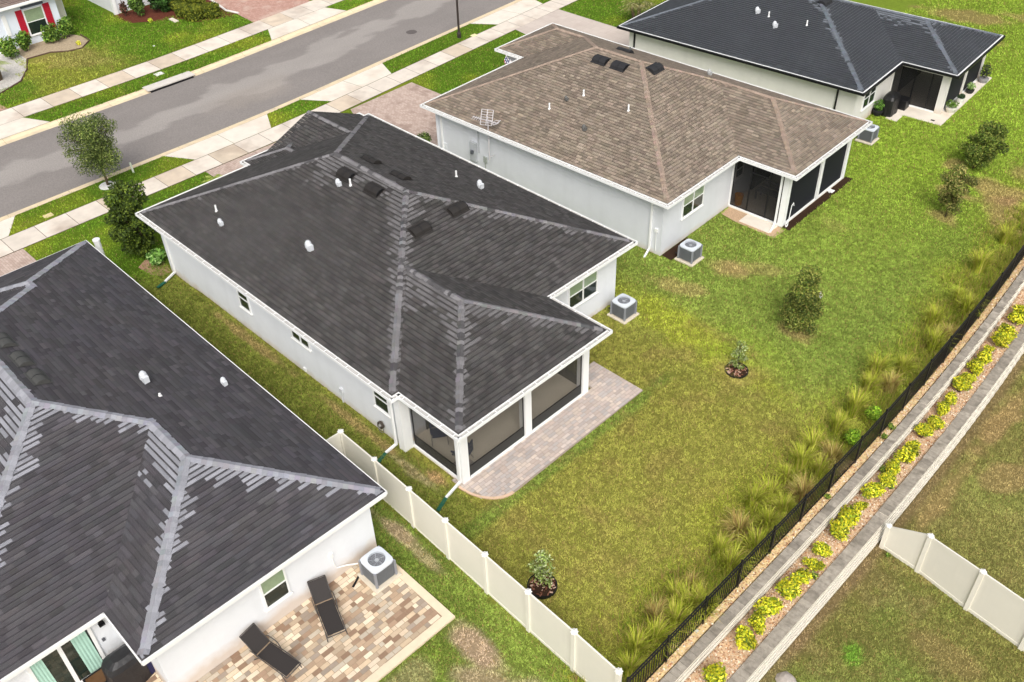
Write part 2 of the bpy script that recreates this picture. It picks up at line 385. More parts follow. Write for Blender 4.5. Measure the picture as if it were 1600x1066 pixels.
def ap(u_street, u_walk, s0, s1, w0, w1):   # street-side y range, walk-side y range
    um = (u_street+u_walk)/2
    for k in range(2):                       # two slabs with a joint between them
        a0 = s0+(s1-s0)*k/2+(.01 if k else 0); a1 = s0+(s1-s0)*(k+1)/2-(.01 if not k else 0)
        b0 = w0+(w1-w0)*k/2+(.01 if k else 0); b1 = w0+(w1-w0)*(k+1)/2-(.01 if not k else 0)
        apron([(u_street-c(a0), a0), (u_walk-c(b0), b0), (u_walk-c(b1), b1), (u_street-c(a1), a1)])
ap(-25.7, -24.13, -9.5, -2.35, -8.8, -3.32)
ap(-25.7, -24.13, 5.5, 11.9, 6.4, 11.1)
ap(-25.7, -24.13, 14.25, 20.6, 15.3, 20.0)
ap(-25.7, -24.13, 28.5, 34.6, 29.6, 34.25)
ap(-34.18, -35.87, 18.2, 24.6, 19.1, 24.0)
ap(-34.18, -35.87, -4.5, 3.2, -3.8, 2.4)

def paver_field(name, x0, x1, y0, y1, z, L_, W_, pal, M=None, rot=False, gap=.006, clip=None, jitter=0):
    """individually coloured pavers in a running bond"""
    mb = MB(); rnd = random.Random(name); nrow = int(math.ceil((x1-x0)/W_))
    for i in range(nrow):
        a = x0+i*W_; b = min(a+W_, x1); y = y0-(.5*L_ if i % 2 else 0)-rnd.random()*jitter
        while y < y1:
            l = L_ if rnd.random() > .35 else L_*rnd.choice((.55, 1.4)); p = max(y, y0); q = min(y+l, y1)
            if q-p > .03:
                cc_ = pal[int(rnd.random()*len(pal))]; k = rnd.uniform(.88, 1.1)
                ok = clip is None or clip((a+b)/2, (p+q)/2)
                if ok: mb.poly([(a+gap, p+gap, z), (b-gap, p+gap, z), (b-gap, q-gap, z), (a+gap, q-gap, z)], tuple(min(1, v*k) for v in cc_))
            y += l
    o = mb.build(name, TINT, M, col=True); return o

def brick_mat(name, c1, c2, mortar, bw=.22, bh=.11, stain=None):
    M = bpy.data.materials.new(name); M.use_nodes = True; n = M.node_tree; P = n.nodes['Principled BSDF']; P.inputs['Roughness'].default_value = .9
    tc = n.nodes.new('ShaderNodeTexCoord'); br = n.nodes.new('ShaderNodeTexBrick'); br.inputs['Scale'].default_value = 1
    br.inputs['Color1'].default_value = (*c1, 1); br.inputs['Color2'].default_value = (*c2, 1); br.inputs['Mortar'].default_value = (*mortar, 1)
    br.inputs['Brick Width'].default_value = bw; br.inputs['Row Height'].default_value = bh; br.inputs['Mortar Size'].default_value = .006
    n.links.new(tc.outputs['Object'], br.inputs['Vector'])
    no = n.nodes.new('ShaderNodeTexNoise'); no.inputs['Scale'].default_value = 1.1; no.inputs['Detail'].default_value = 7; n.links.new(tc.outputs['Object'], no.inputs['Vector'])
    mr = n.nodes.new('ShaderNodeMapRange'); mr.inputs[1].default_value = .52; mr.inputs[2].default_value = .66; mr.inputs[4].default_value = .65
    n.links.new(no.outputs[0], mr.inputs[0]); mx = n.nodes.new('ShaderNodeMix'); mx.data_type = 'RGBA'; mx.inputs[7].default_value = (*(stain or mortar), 1)
    n.links.new(mr.outputs[0], mx.inputs[0]); n.links.new(br.outputs[0], mx.inputs[6]); n.links.new(mx.outputs[2], P.inputs['Base Color']); return M
PAVER = brick_mat('driveway_pavers', L(196, 176, 164), L(176, 154, 142), L(150, 134, 122), stain=L(140, 118, 106))
PAVER2 = brick_mat('pinkish_pavers', L(190, 152, 138), L(172, 130, 116), L(150, 126, 114), stain=L(196, 172, 158))
PAVERG = brick_mat('pale_driveway', L(198, 186, 176), L(190, 178, 168), L(170, 158, 148), .6, .6, stain=L(184, 170, 160))
sheet([(-22.6, -8.6), (-16.9, -8.6), (-16.9, -3.3), (-22.6, -3.3)], -.086, 'driveway', PAVER)
sheet([(-22.6, 6.1), (-16.2, 6.1), (-16.2, 11.6), (-22.6, 11.3)], -.086, 'driveway', PAVER)
sheet([(-22.75, 15.4), (-20.5, 14.4), (-14.6, 13.2), (-14.6, 20.2), (-22.9, 20.0)], -.086, 'driveway', PAVER)
sheet([(-24.0, 29.75), (-16.1, 28.6), (-16.1, 34.3), (-24.3, 34.2)], -.086, 'driveway', PAVERG)
sheet([(-40.5, 19.3), (-37.75, 19.1), (-38.1, 24.1), (-48, 24.1), (-48, 19.6)], -.086, 'driveway', PAVER2)
sheet([(-38, -4), (-37.7, 2.3), (-47, 1.5), (-47, -4)], -.086, 'driveway', PAVER2)

# ------------------------------------------------------------------ roof generator
def clip_half(P, A, B, C_):          # keep A*x+B*y+C >= 0
    out = []; n = len(P)
    for i in range(n):
        p = P[i]; q = P[(i+1) % n]; dp = A*p[0]+B*p[1]+C_; dq = A*q[0]+B*q[1]+C_
        if dp >= 0: out.append(p)
        if (dp >= 0) != (dq >= 0):
            t = dp/(dp-dq); out.append((p[0]+(q[0]-p[0])*t, p[1]+(q[1]-p[1])*t))
    return out
def parea(P): return abs(sum(P[i][0]*P[(i+1) % len(P)][1]-P[(i+1) % len(P)][0]*P[i][1] for i in range(len(P))))/2 if len(P) > 2 else 0
def planes(r):                       # distance functions (A,B,C) of a rect's faces, gable front has none
    a, b, c_, e = r[:4]; out = {}
    if not (len(r) > 4 and r[4]): out['f'] = (1, 0, -a)
    out['r'] = (-1, 0, b); out['l'] = (0, 1, -c_); out['t'] = (0, -1, e); return out
def hmin(r, x, y):
    a, b, c_, e = r[:4]
    if not (a-1e-9 <= x <= b+1e-9 and c_-1e-9 <= y <= e+1e-9): return -9
    return min(A*x+B*y+C_ for A, B, C_ in planes(r).values())
def hU(Rs, x, y): return max(hmin(r, x, y) for r in Rs)

def make_roof(H, parent):
    ze, s, Rs = H['ze'], H['s'], H['R']; tabs = MB(); rnd = random.Random(H['seed']); EX = H.get('ex', .15)
    dark, dvar, light = H['dark'], H['dvar'], H['light']; amp = H['streak']
    cs = math.cos(math.atan(s)); run = EX*cs
    for i, r in enumerate(Rs):
        a, b, c_, e = r[:4]; pl = planes(r)
        for fk, (A, B, C_) in pl.items():
            # region of this face (plan polygon)
            reg = [(a, c_), (b, c_), (b, e), (a, e)]
            for gk, g in pl.items():
                if gk != fk: reg = clip_half(reg, g[0]-A, g[1]-B, g[2]-C_)
            if parea(reg) < .02: continue
            along = 1 if fk in 'fr' else 0
            umin = min(p[along] for p in reg); umax = max(p[along] for p in reg)
            dmax = max(A*p[0]+B*p[1]+C_ for p in reg); nr = int(dmax/run)+1
            hm = dmax
            for k in range(nr):
                d0, d1 = k*run, (k+1)*run
                row = clip_half(clip_half(reg, A, B, C_-d0), -A, -B, d1-C_)
                if parea(row) < 1e-4: continue
                u = umin-rnd.random()*.5
                env = float(vnoise(k*.16, i*3+ord(fk), 8)); env2 = float(vnoise(k*.16, i*3+ord(fk)+50, 8))
                Lr = (.35+.95*env)*(.45+.65*rnd.random()); Lr2 = (.35+.95*env2)*(.45+.65*rnd.random()); Lg = rnd.random()
                while u < umax:
                    wd = rnd.choice(H.get('tabw', (.22, .3, .38, .5, .62))); u2 = u+wd
                    t = clip_half(clip_half(row, *((0, 1, -u) if along else (1, 0, -u))), *((0, -1, u2) if along else (-1, 0, u2)))
                    uc = (u+u2)/2; u = u2
                    if parea(t) < 1e-4: continue
                    pieces = [t]
                    for j, q in enumerate(Rs):
                        if j == i: continue
                        eps = 1e-4 if j < i else -1e-4
                        gs = [(1, 0, -q[0]), (-1, 0, q[1]), (0, 1, -q[2]), (0, -1, q[3])]
                        gs += [(g[0]-A, g[1]-B, g[2]-C_+eps) for g in planes(q).values()]
                        if all(min(G_[0]*p[0]+G_[1]*p[1]+G_[2] for G_ in gs) >= 0 for P_ in pieces for p in P_): pieces = []; break
                        new = []
                        for P_ in pieces:
                            if any(max(G_[0]*p[0]+G_[1]*p[1]+G_[2] for p in P_) <= 0 for G_ in gs): new.append(P_); continue
                            rem = P_
                            for G_ in gs:
                                o_ = clip_half(rem, -G_[0], -G_[1], -G_[2])
                                if parea(o_) > 1e-4: new.append(o_)
                                rem = clip_half(rem, *G_)
                                if parea(rem) < 1e-5: break
                        pieces = new
                        if not pieces: break
                    if not pieces: continue
                    # tone of this tab
                    dc = (d0+d1)/2; xc, yc = (C_*0+(a+dc if fk == 'f' else b-dc), uc) if along else (uc, (c_+dc if fk == 'l' else e-dc))
                    n_ = rnd.random(); k_ = 1+dvar*(n_-.5)*2; 
                    if rnd.random() < .12: k_ *= 1+dvar*.8
                    big = float(fbm(xc*.5, yc*.5, H['seed'])); k_ *= .92+.16*big
                    col = tuple(v*k_*(1+.05*(rnd.random()-.5)) for v in dark)
                    if H.get('hue'): col = (col[0]*(1+.06*(big-.5)), col[1], col[2]*(1+.1*(float(fbm(xc*.9, yc*.9, 3))-.5)))
                    ampi = amp*(1 if i < 2 else .12)
                    if ampi > .2 and fk in 'lr':
                        fz = .3+.7*dc/max(hm, .1)
                        if along: dh = [(yc-c_)-dc, (e-yc)-dc]; fr_ = [1., 1.]
                        else: dh = [(xc-a)-dc, (b-xc)-dc]; fr_ = [.35, 1.]
                        lit = any(dd < Lx*ampi*fz*w_+(.35*ampi if rnd.random() < .05 else 0) and rnd.random() > .07 for dd, w_, Lx in zip(dh, fr_, (Lr, Lr2)))
                        if not along and a+hm-.3 < xc < b-hm+.3 and rnd.random() < 1.25-(hm-dc)/(.55+1.0*ampi*float(vnoise(xc*.9, 3, 4))): lit = True
                        base = col
                        if lit:
                            q_ = rnd.uniform(.72, 1.05); col = tuple(v*q_ for v in light)
                    else: base = col
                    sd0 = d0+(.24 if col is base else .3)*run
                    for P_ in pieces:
                      lowc = tuple(v*(H.get('line', .66) if col is base else .9) for v in base)  # shadow between shingle rows painted as a darker strip at each tab's foot
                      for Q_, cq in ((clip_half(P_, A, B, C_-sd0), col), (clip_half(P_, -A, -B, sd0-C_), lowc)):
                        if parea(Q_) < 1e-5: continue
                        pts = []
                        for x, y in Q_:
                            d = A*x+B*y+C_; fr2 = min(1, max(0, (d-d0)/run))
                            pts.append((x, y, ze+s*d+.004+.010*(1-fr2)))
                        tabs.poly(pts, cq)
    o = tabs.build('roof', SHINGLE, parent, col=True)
    # ridge and hip caps: short overlapping folded tabs wherever the surface is a convex fold
    caps = MB(); lines = []
    for r in Rs:
        a, b, c_, e = r[:4]; gab = len(r) > 4 and r[4]; h = min(b-a, e-c_)/2; ym = (c_+e)/2
        x0 = a if gab else a+h; x1 = b-h; 
        if not gab: lines += [((a, c_), (x0, ym)), ((a, e), (x0, ym))]
        lines += [((b, c_), (x1, ym)), ((b, e), (x1, ym)), ((x0, ym), (x1, ym))]
    for (p, q) in lines:
        dx, dy = q[0]-p[0], q[1]-p[1]; ln = math.hypot(dx, dy)
        if ln < .3: continue
        dx /= ln; dy /= ln; nx_, ny_ = -dy, dx; st = .15; n = int(ln/st)
        hw = H.get('caphw', .125)
        for k in range(n+1):
            t0, t1 = k*st, min(ln, k*st+st*1.25)
            tm = (t0+t1)/2; x, y = p[0]+dx*tm, p[1]+dy*tm; e_ = .12
            hc = hU(Rs, x, y); ha = hU(Rs, x+nx_*e_, y+ny_*e_); hb = hU(Rs, x-nx_*e_, y-ny_*e_)
            if hc < .02 or ha < -1 or hb < -1 or ha+hb-2*hc > -.02: continue
            jit = rnd.uniform(-.012, .012); wq = hw*rnd.uniform(.85, 1.1)
            kk = rnd.uniform(.8, 1.08)
            if H['capgap'] and float(fbm((x)*1.3, y*1.3, 77)) > 1-H['capgap'] and rnd.random() < .6: kk *= .45
            col = tuple(v*kk for v in H['cap'])
            def P3(t, sgn, lift):
                X, Y = p[0]+dx*t+nx_*(sgn*wq+jit), p[1]+dy*t+ny_*(sgn*wq+jit)
                if sgn == 0: X, Y = p[0]+dx*t, p[1]+dy*t
                hh = hmin_ext(Rs, X, Y, x, y)
                return (X, Y, ze+s*hh+lift)
            lo, hi = .034, .02
            A0, B0, C0 = P3(t0, -1, lo), P3(t0, 0, lo+.012), P3(t0, 1, lo)
            A1, B1, C1 = P3(t1, -1, hi), P3(t1, 0, hi+.012), P3(t1, 1, hi)
            caps.poly([A0, B0, B1, A1], col); caps.poly([B0, C0, C1, B1], tuple(v*rnd.uniform(.93, 1.03) for v in col))
    caps.build('ridge_cap', SHINGLE, o, col=True)
    return o
def hmin_ext(Rs, X, Y, x, y):        # height at X,Y of the surface around x,y, extended a little past an eave
    v = hU(Rs, X, Y)
    if v < -1: v = hU(Rs, x, y)-.07
    return v

# ------------------------------------------------------------------ house pieces
def win(parent, face, plane, u0, u1, z0, z1, cols=1, rows=1, name='window', blind_top=True, fw=.055, glass=None, sill=True):
    """face: 'l' wall facing -Y at y=plane ; 'r' wall facing +X at x=plane"""
    def B(mb, ua, ub, za, zb, o0, o1):
        if face == 'l': mb.box(ua, ub, plane-o1, plane-o0, za, zb)
        else: mb.box(plane+o0, plane+o1, ua, ub, za, zb)
    fr = MB(); B(fr, u0, u1, z0-.0, z0+fw, .0, .05); B(fr, u0, u1, z1-fw, z1, .0, .05); B(fr, u0, u0+fw, z0+fw, z1-fw, 0, .05); B(fr, u1-fw, u1, z0+fw, z1-fw, 0, .05)
    for k in range(1, cols):
        u = u0+(u1-u0)*k/cols; B(fr, u-fw*.6, u+fw*.6, z0+fw, z1-fw, .0, .045)
    for k in range(1, rows):
        z = z0+(z1-z0)*k/rows
        B(fr, u0+fw, u1-fw, z-.022, z+.022, .0, .04)
    if sill: B(fr, u0-.04, u1+.04, z0-.05, z0, 0, .08)
    w_ = fr.build(name, TRIM, parent)
    for k in range(cols):
        for q in range(rows):
            mb = MB(); B(mb, u0+(u1-u0)*k/cols+.01, u0+(u1-u0)*(k+1)/cols-.01, z0+(z1-z0)*q/rows+.01, z0+(z1-z0)*(q+1)/rows-.01, .003, .02)
            mb.build('pane', glass or (BLIND if (q == rows-1 and rows > 1 and blind_top) else GLASS), w_)
    return w_

def wallbox(parent, poly, z0, z1, material, name='wall'):
    mb = MB(); n = len(poly)
    for i in range(n):
        a, b = poly[i], poly[(i+1) % n]; mb.poly([(*a, z0), (*b, z0), (*b, z1), (*a, z1)])
    mb.poly([(*p, z1) for p in poly])
    return mb.build(name, material, parent)

def eaves(parent, outline, ze, style):
    """soffit + fascia (+ gutter with its hangers) along the eave outline, outline counter-clockwise"""
    MB().poly([(*p, ze-.17) for p in outline]).build('soffit', SOFFIT, parent)
    fa = MB(); gu = MB(); tr = MB(); n = len(outline)
    for i in range(n):
        a, b = Vector(outline[i]), Vector(outline[(i+1) % n]); d = (b-a); ln = d.length; d.normalize(); o = Vector((d.y, -d.x))
        an = math.atan2(d.y, d.x)
        M = Matrix.Translation((a.x, a.y, ze)) @ Matrix.Rotation(an, 4, 'Z')    # local x along eave, -y outward
        fa.box(0, ln, -.012, .02, -.18, .001, M=M)
        if style in ('gutter', 'black_gutter') and i not in NOGUT.get(id(outline), ()):
            tr.box(-.1, ln+.1, -.132, -.012, -.06, -.05, M=M); gu.box(-.1, ln+.1, -.135, -.012, -.135, -.12, M=M); gu.box(-.1, ln+.1, -.15, -.132, -.13, -.012, M=M)
            if style == 'gutter':
                k = .3
                while k < ln: gu.box(k, k+.025, -.135, -.01, -.03, -.015, M=M); k += .6
            gu.box(-.13, -.1, -.15, -.01, -.13, -.012, M=M); gu.box(ln+.1, ln+.13, -.15, -.01, -.13, -.012, M=M)
        elif style == 'drip': fa.box(-.03, ln+.03, -.035, -.012, -.10, .004, M=M)
    if style == 'black_gutter':
        dr = MB()
        for i in range(n):
            a, b = Vector(outline[i]), Vector(outline[(i+1) % n]); d = (b-a); ln = d.length; an = math.atan2(d.y, d.x)
            M = Matrix.Translation((a.x, a.y, ze)) @ Matrix.Rotation(an, 4, 'Z'); dr.box(-.02, ln+.02, -.07, -.013, -.004, .012, M=M)
        dr.build('drip_edge', TRIM, parent)
    fa.build('fascia', TRIM, parent)
    if gu.v:
        g_ = gu.build('gutter', BLACKM if style == 'black_gutter' else TRIM, parent); tr.build('gutter_trough', DARK if style == 'black_gutter' else mat('trough_grey', L(176, 174, 170), .8, .2, .2, 9), g_)
NOGUT = {}

def downspout(parent, p0, z0, z1, foot, ext=None, material=None, w_=.075):
    mb = MB(); x, y = p0
    mb.box(x-w_/2, x+w_/2, y-w_/2, y+w_/2, z1+.12, z0)
    mb.bar((x, y, z1+.16), (foot[0], foot[1], foot[2]), w_, w_)
    o = mb.build('downspout', material or TRIM, parent)
    if ext:
        d = MB().bar((foot[0], foot[1], foot[2]-.02), ext, .12, .05)
        d.build('splash_sleeve', mat('green_sleeve', L(34, 92, 72), .6, .3, .15, 10), o)
    return o

BOXV = {}
def box_vent(parent, H, x, y, face='l'):
    """arched two-lobe roof vent laid on the slope"""
    ze, s = H['ze'], H['s']; an = math.atan(s); h = hU(H['R'], x, y); z = ze+s*h
    mb = MB(); n = 6
    for k in (0, 1):
        u0 = -.42+k*.42; u1 = u0+.39
        prof = [(-.24+.48*i/n, .02+.13*math.sin(math.pi*(.12+.76*i/n))) for i in range(n+1)]
        prof[0] = (-.26, .0); prof[-1] = (.26, .0)
        for i in range(n):
            (a0, h0), (a1, h1) = prof[i], prof[i+1]; mb.poly([(u0, a0, h0), (u1, a0, h0), (u1, a1, h1), (u0, a1, h1)])
        mb.poly([(u0, a, q) for a, q in prof]); mb.poly([(u1, a, q) for a, q in prof][::-1])
    mb.box(-.46, .44, -.3, .32, .012, .022)
    mb.box(-.05, 0.0, -.22, .22, .02, .075)
    ang = {'l': 0, 'r': math.pi/2, 't': math.pi, 'f': -math.pi/2}[face]
    M = Matrix.Translation((x, y, z)) @ Matrix.Rotation(ang, 4, 'Z') @ Matrix.Rotation(an, 4, 'X') @ Matrix.Translation((0, 0, .02)) @ Matrix.Scale(.92, 4)
    mb.v = [tuple(M @ Vector(v)) for v in mb.v]
    o = mb.build('ridge_vent', H['ventmat'], parent); dk = MB()
    for u1 in (-.03, .39):
        for i in range(n):
            (a0, h0), (a1, h1) = prof[i], prof[i+1]; dk.poly([(u1, a0, h0+.006), (u1+.035, a0, h0+.006), (u1+.035, a1, h1+.006), (u1, a1, h1+.006)])
    dk.box(.39, .41, -.2, .2, .02, .09); dk.v = [tuple(M @ Vector(v)) for v in dk.v]; dk.build('vent_opening', BLACKM, o)
    return o
def cap_vent(parent, H, x, y, sc=1., material=None):
    material = material or mat('vent_white', L(206, 210, 214), .6)
    z = H['ze']+H['s']*hU(H['R'], x, y); mb = MB(); r_ = .075*sc
    mb.lathe(x, y, [(r_*.8, z-.05), (r_*.8, z+.1*sc), (r_*1.25, z+.1*sc), (r_*1.3, z+.17*sc), (r_*1.1, z+.25*sc), (r_*.6, z+.3*sc), (.001, z+.31*sc)], 14)
    mb.box(x-r_*.2, x+r_*1.9, y-r_*.9, y+r_*.9, z+.03*sc, z+.2*sc)
    return mb.build('exhaust_cap', material or TRIM, parent, smooth_=False)
def pipe_vent(parent, H, x, y, hgt=.28):
    z = H['ze']+H['s']*hU(H['R'], x, y)
    return MB().tube([(x, y, z-.05), (x, y, z+hgt)], .04, 10).lathe(x, y, [(.07, z-.03), (.06, z+.03), (.045, z+.05)], 10).build('vent_pipe', TRIM, parent)

def porch(parent, x0, x1, y0, y1, zf, zt, material, xback, posts_r, scr_side, scr_rear, kick, side='l', pw=.3, rail=None):
    """screened lanai: floor, posts, header beam, black framed screens on the -Y side and the +X side"""
    MB().box(xback, x1, y0, y1, zf-.3, zf+.04).build('porch_floor', mat('lanai_floor', L(232, 220, 200), .8, .2, .06, 2), parent)
    hd = MB(); hd.box(x1-.2, x1, y0, y1, zt-.22, zt); hd.box(xback, x1-.2, y0, y0+.2, zt-.22, zt); hd.build('header_beam', material, parent)
    for (a, b, c2, d) in posts_r: MB().box(a, b, c2, d, zf-.25, zt-.22).build('post', material, parent)
    curb = MB(); curb.box(x1-.14, x1-.002, y0+.02, y1-.02, zf+.04, zf+.1); curb.box(xback, x1-.14, y0+.003, y0+.14, zf+.04, zf+.1); curb.build('sill_curb', TRIM, parent)
    ysp = sorted([(p[2], p[3]) for p in posts_r if p[0] > x1-.5 and p[1] <= x1+.01])
    def panel(face, u0, u1, sm):
        fr = MB(); sc = MB(); kk = MB(); t = .035
        zb = zf+.1; zt2 = zt-.22
        def B(mb, ua, ub, za, zb_, dd=.03, o=0):
            if face == 'r': mb.box(x1-.09-dd/2+o, x1-.09+dd/2+o, ua, ub, za, zb_)
            else: mb.box(ua, ub, y0+.09-dd/2+o, y0+.09+dd/2+o, za, zb_)
        B(fr, u0, u0+t, zb, zt2); B(fr, u1-t, u1, zb, zt2); B(fr, u0+t, u1-t, zb, zb+t); B(fr, u0+t, u1-t, zt2-t, zt2)
        if kick: B(fr, u0+t, u1-t, zf+.5, zf+.54)
        f_ = fr.build('screen_frame', BLACKM, parent)
        B(sc, u0+t, u1-t, zb+t, zt2-t, .004); sc.build('screen', sm, f_)
        if kick: B(kk, u0+t, u1-t, zb+t, zf+.5, .004, .01); kk.build('kick_panel', KICK, f_)
    for (a, b), (c2, d) in zip(ysp[:-1], ysp[1:]): panel('r', b, c2, scr_rear)
    xs_ = sorted([(p[0], p[1]) for p in posts_r if p[2] < y0+.4])
    for (a, b), (c2, d) in zip(xs_[:-1], xs_[1:]): panel('l', b, c2, scr_side)

def garage_door(parent, x, y0, y1, z0, z1):
    mb = MB()
    for k in range(4):
        a = z0+(z1-z0)*k/4; mb.box(x-.05, x-.02, y0, y1, a+.01, a+(z1-z0)/4-.01)
        for q in range(4):
            b0 = y0+(y1-y0)*(q+.12)/4; b1 = y0+(y1-y0)*(q+.88)/4; mb.box(x-.065, x-.05, b0, b1, a+.1, a+(z1-z0)/4-.1)
    return mb.build('garage_door', TRIM, parent)

VB = mat('vent_black', L(44, 44, 46), .6, .3, .12, 12)
# ================= house A (dark roof, lower left)
A_ROT = R(-.499); C_ROT = R(2.121); D_ROT = R(4.289)
YA, YC, YD = -2.353, 15.049, 30.888
def houseA():
    h = empty('bungalow', (0, YA, 0), A_ROT, 'white stucco house with charcoal shingle roof beside the multicoloured paver patio', 'house')
    H = dict(ze=2.25, s=.4, seed=11, line=.84, ex=.16, R=[(-16.75, .42, -12.4, 0), (-8, 2.49, -7.81, 0), (-17.1, -9, -6.74, 0)], dark=L(75, 73, 76), dvar=.22, light=L(150, 151, 158), streak=1.0, cap=L(152, 153, 160), caphw=.15, capgap=.0, hue=True,
             ventmat=mat('vent_grey', L(74, 74, 72), .6, .3, .1, 12))
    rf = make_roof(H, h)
    out = [(-17.1, -6.74), (-16.75, -6.74), (-16.75, -12.4), (.42, -12.4), (.42, -7.81), (2.49, -7.81), (2.49, 0), (-17.1, 0)]
    eaves(h, out, 2.25, 'drip')
    wl = wallbox(h, [(-16.4, -12.0), (.02, -12.0), (.02, -7.4), (2.1, -7.4), (2.1, -.4), (-16.4, -.4)], -.8, 2.08, WHITE)
    win(h, 'r', 2.1, -4.3, -3.47, .45, 1.72, 1, 2)
    # picture window with curtains
    w_ = win(h, 'r', .02, -9.95, -8.22, -.12, 1.78, 2, 1, fw=.09, sill=False)
    cur = MB()
    for (a, b) in ((-8.72, -8.32), (-9.86, -9.5)):
        n = 9
        for i in range(n):
            u0 = a+(b-a)*i/n; u1 = a+(b-a)*(i+1)/n; d0 = .021+.012*(i % 2); d1 = .021+.012*((i+1) % 2)
            cur.poly([(.02+d0, u0, -.02), (.02+d1, u1, -.02), (.02+d1, u1-.05, 1.68), (.02+d0, u0-.05, 1.68)])
    cur.build('curtain', mat('pale_green_curtain', L(168, 205, 190), .8, .2, .08, 9), w_)
    MB().box(.022, .1, -8.0, -7.88, 1.56, 1.76).box(.04, .16, -8.02, -7.86, 1.5, 1.56).build('wall_lamp', BLACKM, h)
    MB().box(.022, .05, -8.1, -8.02, .82, .94).build('outlet_box', mat('grey_plastic', L(90, 92, 98), .6), h)
    MB().box(2.102, 2.16, -2.04, -1.93, .68, .86).build('disconnect_box', TRIM, h)
    MB().tube([(2.14, -1.98, .7), (2.14, -1.96, .35), (2.14, -1.9, .12), (2.2, -1.6, .02), (2.35, -1.3, -.05)], .022, 8).build('conduit', TRIM, h)
    garage_door(h, -16.4, -6.2, -1.4, -.2, 1.9)
    for x in (-9.54, -8.21, -6.99): box_vent(rf, H, x, -5.57, 't')
    cap_vent(rf, H, -5.76, -2.99, 1.35); cap_vent(rf, H, -4.71, -.95, 1.0); pipe_vent(rf, H, -4.77, -3.0, .1)
    return h
# ================= house B (centre)
def houseB():
    h = empty('bungalow', (0, 0, 0), 0, 'white stucco house in the middle with dark weathered shingle roof and screened corner porch', 'house')
    H = dict(ze=2.88, s=.416, seed=23, R=[(-16.35, 0, 0, 12.04), (-8, 2.82, .28, 7.19), (-16.9, -12, 5.4, 8.3), (-16.75, -9, 6.3, 11.78, True)], line=.72, ex=.165, tabw=(.16, .22, .32), dark=L(72, 70, 69), dvar=.28, light=L(110, 108, 109), streak=1.0, caphw=.115, cap=L(124, 122, 124), capgap=.45, hue=False,
             ventmat=mat('vent_brown', L(44, 41, 39), .6, .3, .12, 12))
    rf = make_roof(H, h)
    out = [(-16.9, 5.4), (-16.35, 5.4), (-16.35, 0), (0, 0), (0, .28), (2.82, .28), (2.82, 7.19), (0, 7.19), (0, 12.04), (-16.35, 12.04), (-16.35, 11.78), (-16.75, 11.78), (-16.75, 8.3), (-16.9, 8.3)]
    eaves(h, out, 2.88, 'gutter')
    wallbox(h, [(-16.4, 5.9), (-15.93, 5.9), (-15.93, .42), (-.42, .42), (-.42, 11.62), (-16.4, 11.62)], -.5, 2.71, WHITE)
    MB().poly([(-16.55, 6.5, 2.85), (-16.55, 11.6, 2.85), (-16.55, 9.04, 3.9)]).build('gable_wall', WHITE, h)
    win(h, 'l', .42, -10.02, -9.25, 1.1, 2.12, 1, 2, blind_top=False)
    win(h, 'l', .42, -6.42, -5.28, 1.52, 2.14, 2, 1)
    win(h, 'l', .42, -1.66, -.84, 1.16, 2.18, 1, 2, blind_top=False)
    win(h, 'r', -.42, 8.8, 10.46, 1.12, 2.32, 2, 2)
    # lanai
    porch(h, -.42, 2.4, .66, 6.78, 0, 2.71, TRIM, -.42, [(-.42, -.12, .3, .68), (2.1, 2.4, .66, .96), (2.1, 2.4, 3.58, 3.88), (2.1, 2.4, 6.5, 6.8)], SCR, SCR, True)
    MB().box(-.415, -.37, 1.5, 5.4, .06, 2.2).box(-.37, -.35, 3.4, 3.48, .06, 2.2).build('sliding_door', GLASS, h)
    MB().box(-.1, 2.1, 6.74, 6.78, .1, .54).build('kick_panel', BLACKM, h)
    MB().box(-.1, 2.1, 6.755, 6.765, .54, 2.49).build('screen', SCRM, h)
    downspout(h, (-15.5, .37), 2.75, -.05, (-15.29, -.25, .03), (-15.15, -.68, .02))
    downspout(h, (-.54, .26), 2.75, .0, (-.587, -.18, .03), (-.44, -.62, .02))
    downspout(h, (2.31, .6), 2.75, .0, (2.40, -.12, .04), (2.6, -.65, .02))
    garage_door(h, -16.4, 6.4, 11.2, -.05, 2.2)
    for x, y, f in ((-8.96, 5.45, 'l'), (-7.24, 5.45, 'l'), (-9.38, 7.0, 't'), (-7.5, 6.95, 't'), (-4.44, 7.08, 'r'), (-4.42, 5.23, 'r')): box_vent(rf, H, x, y, f)
    cap_vent(rf, H, -7.49, 2.39, 1.35); cap_vent(rf, H, -8.85, 4.95); cap_vent(rf, H, -12.09, 1.38); cap_vent(rf, H, -6.11, 9.77, 1.2)
    pipe_vent(rf, H, -8.37, 5.19); pipe_vent(rf, H, -12.91, 1.73); pipe_vent(rf, H, -7.45, 9.72)
    MB().box(-6.08, -5.93, .37, .418, .12, .26).build('outlet_box', TRIM, h)
    MB().box(-3.76, -3.58, .34, .418, .5, .68).tube([(-3.67, .38, .5), (-3.67, .38, -.05)], .03, 8).build('tap_box', mat('grey_white', L(205, 208, 212), .6), h)
    return h
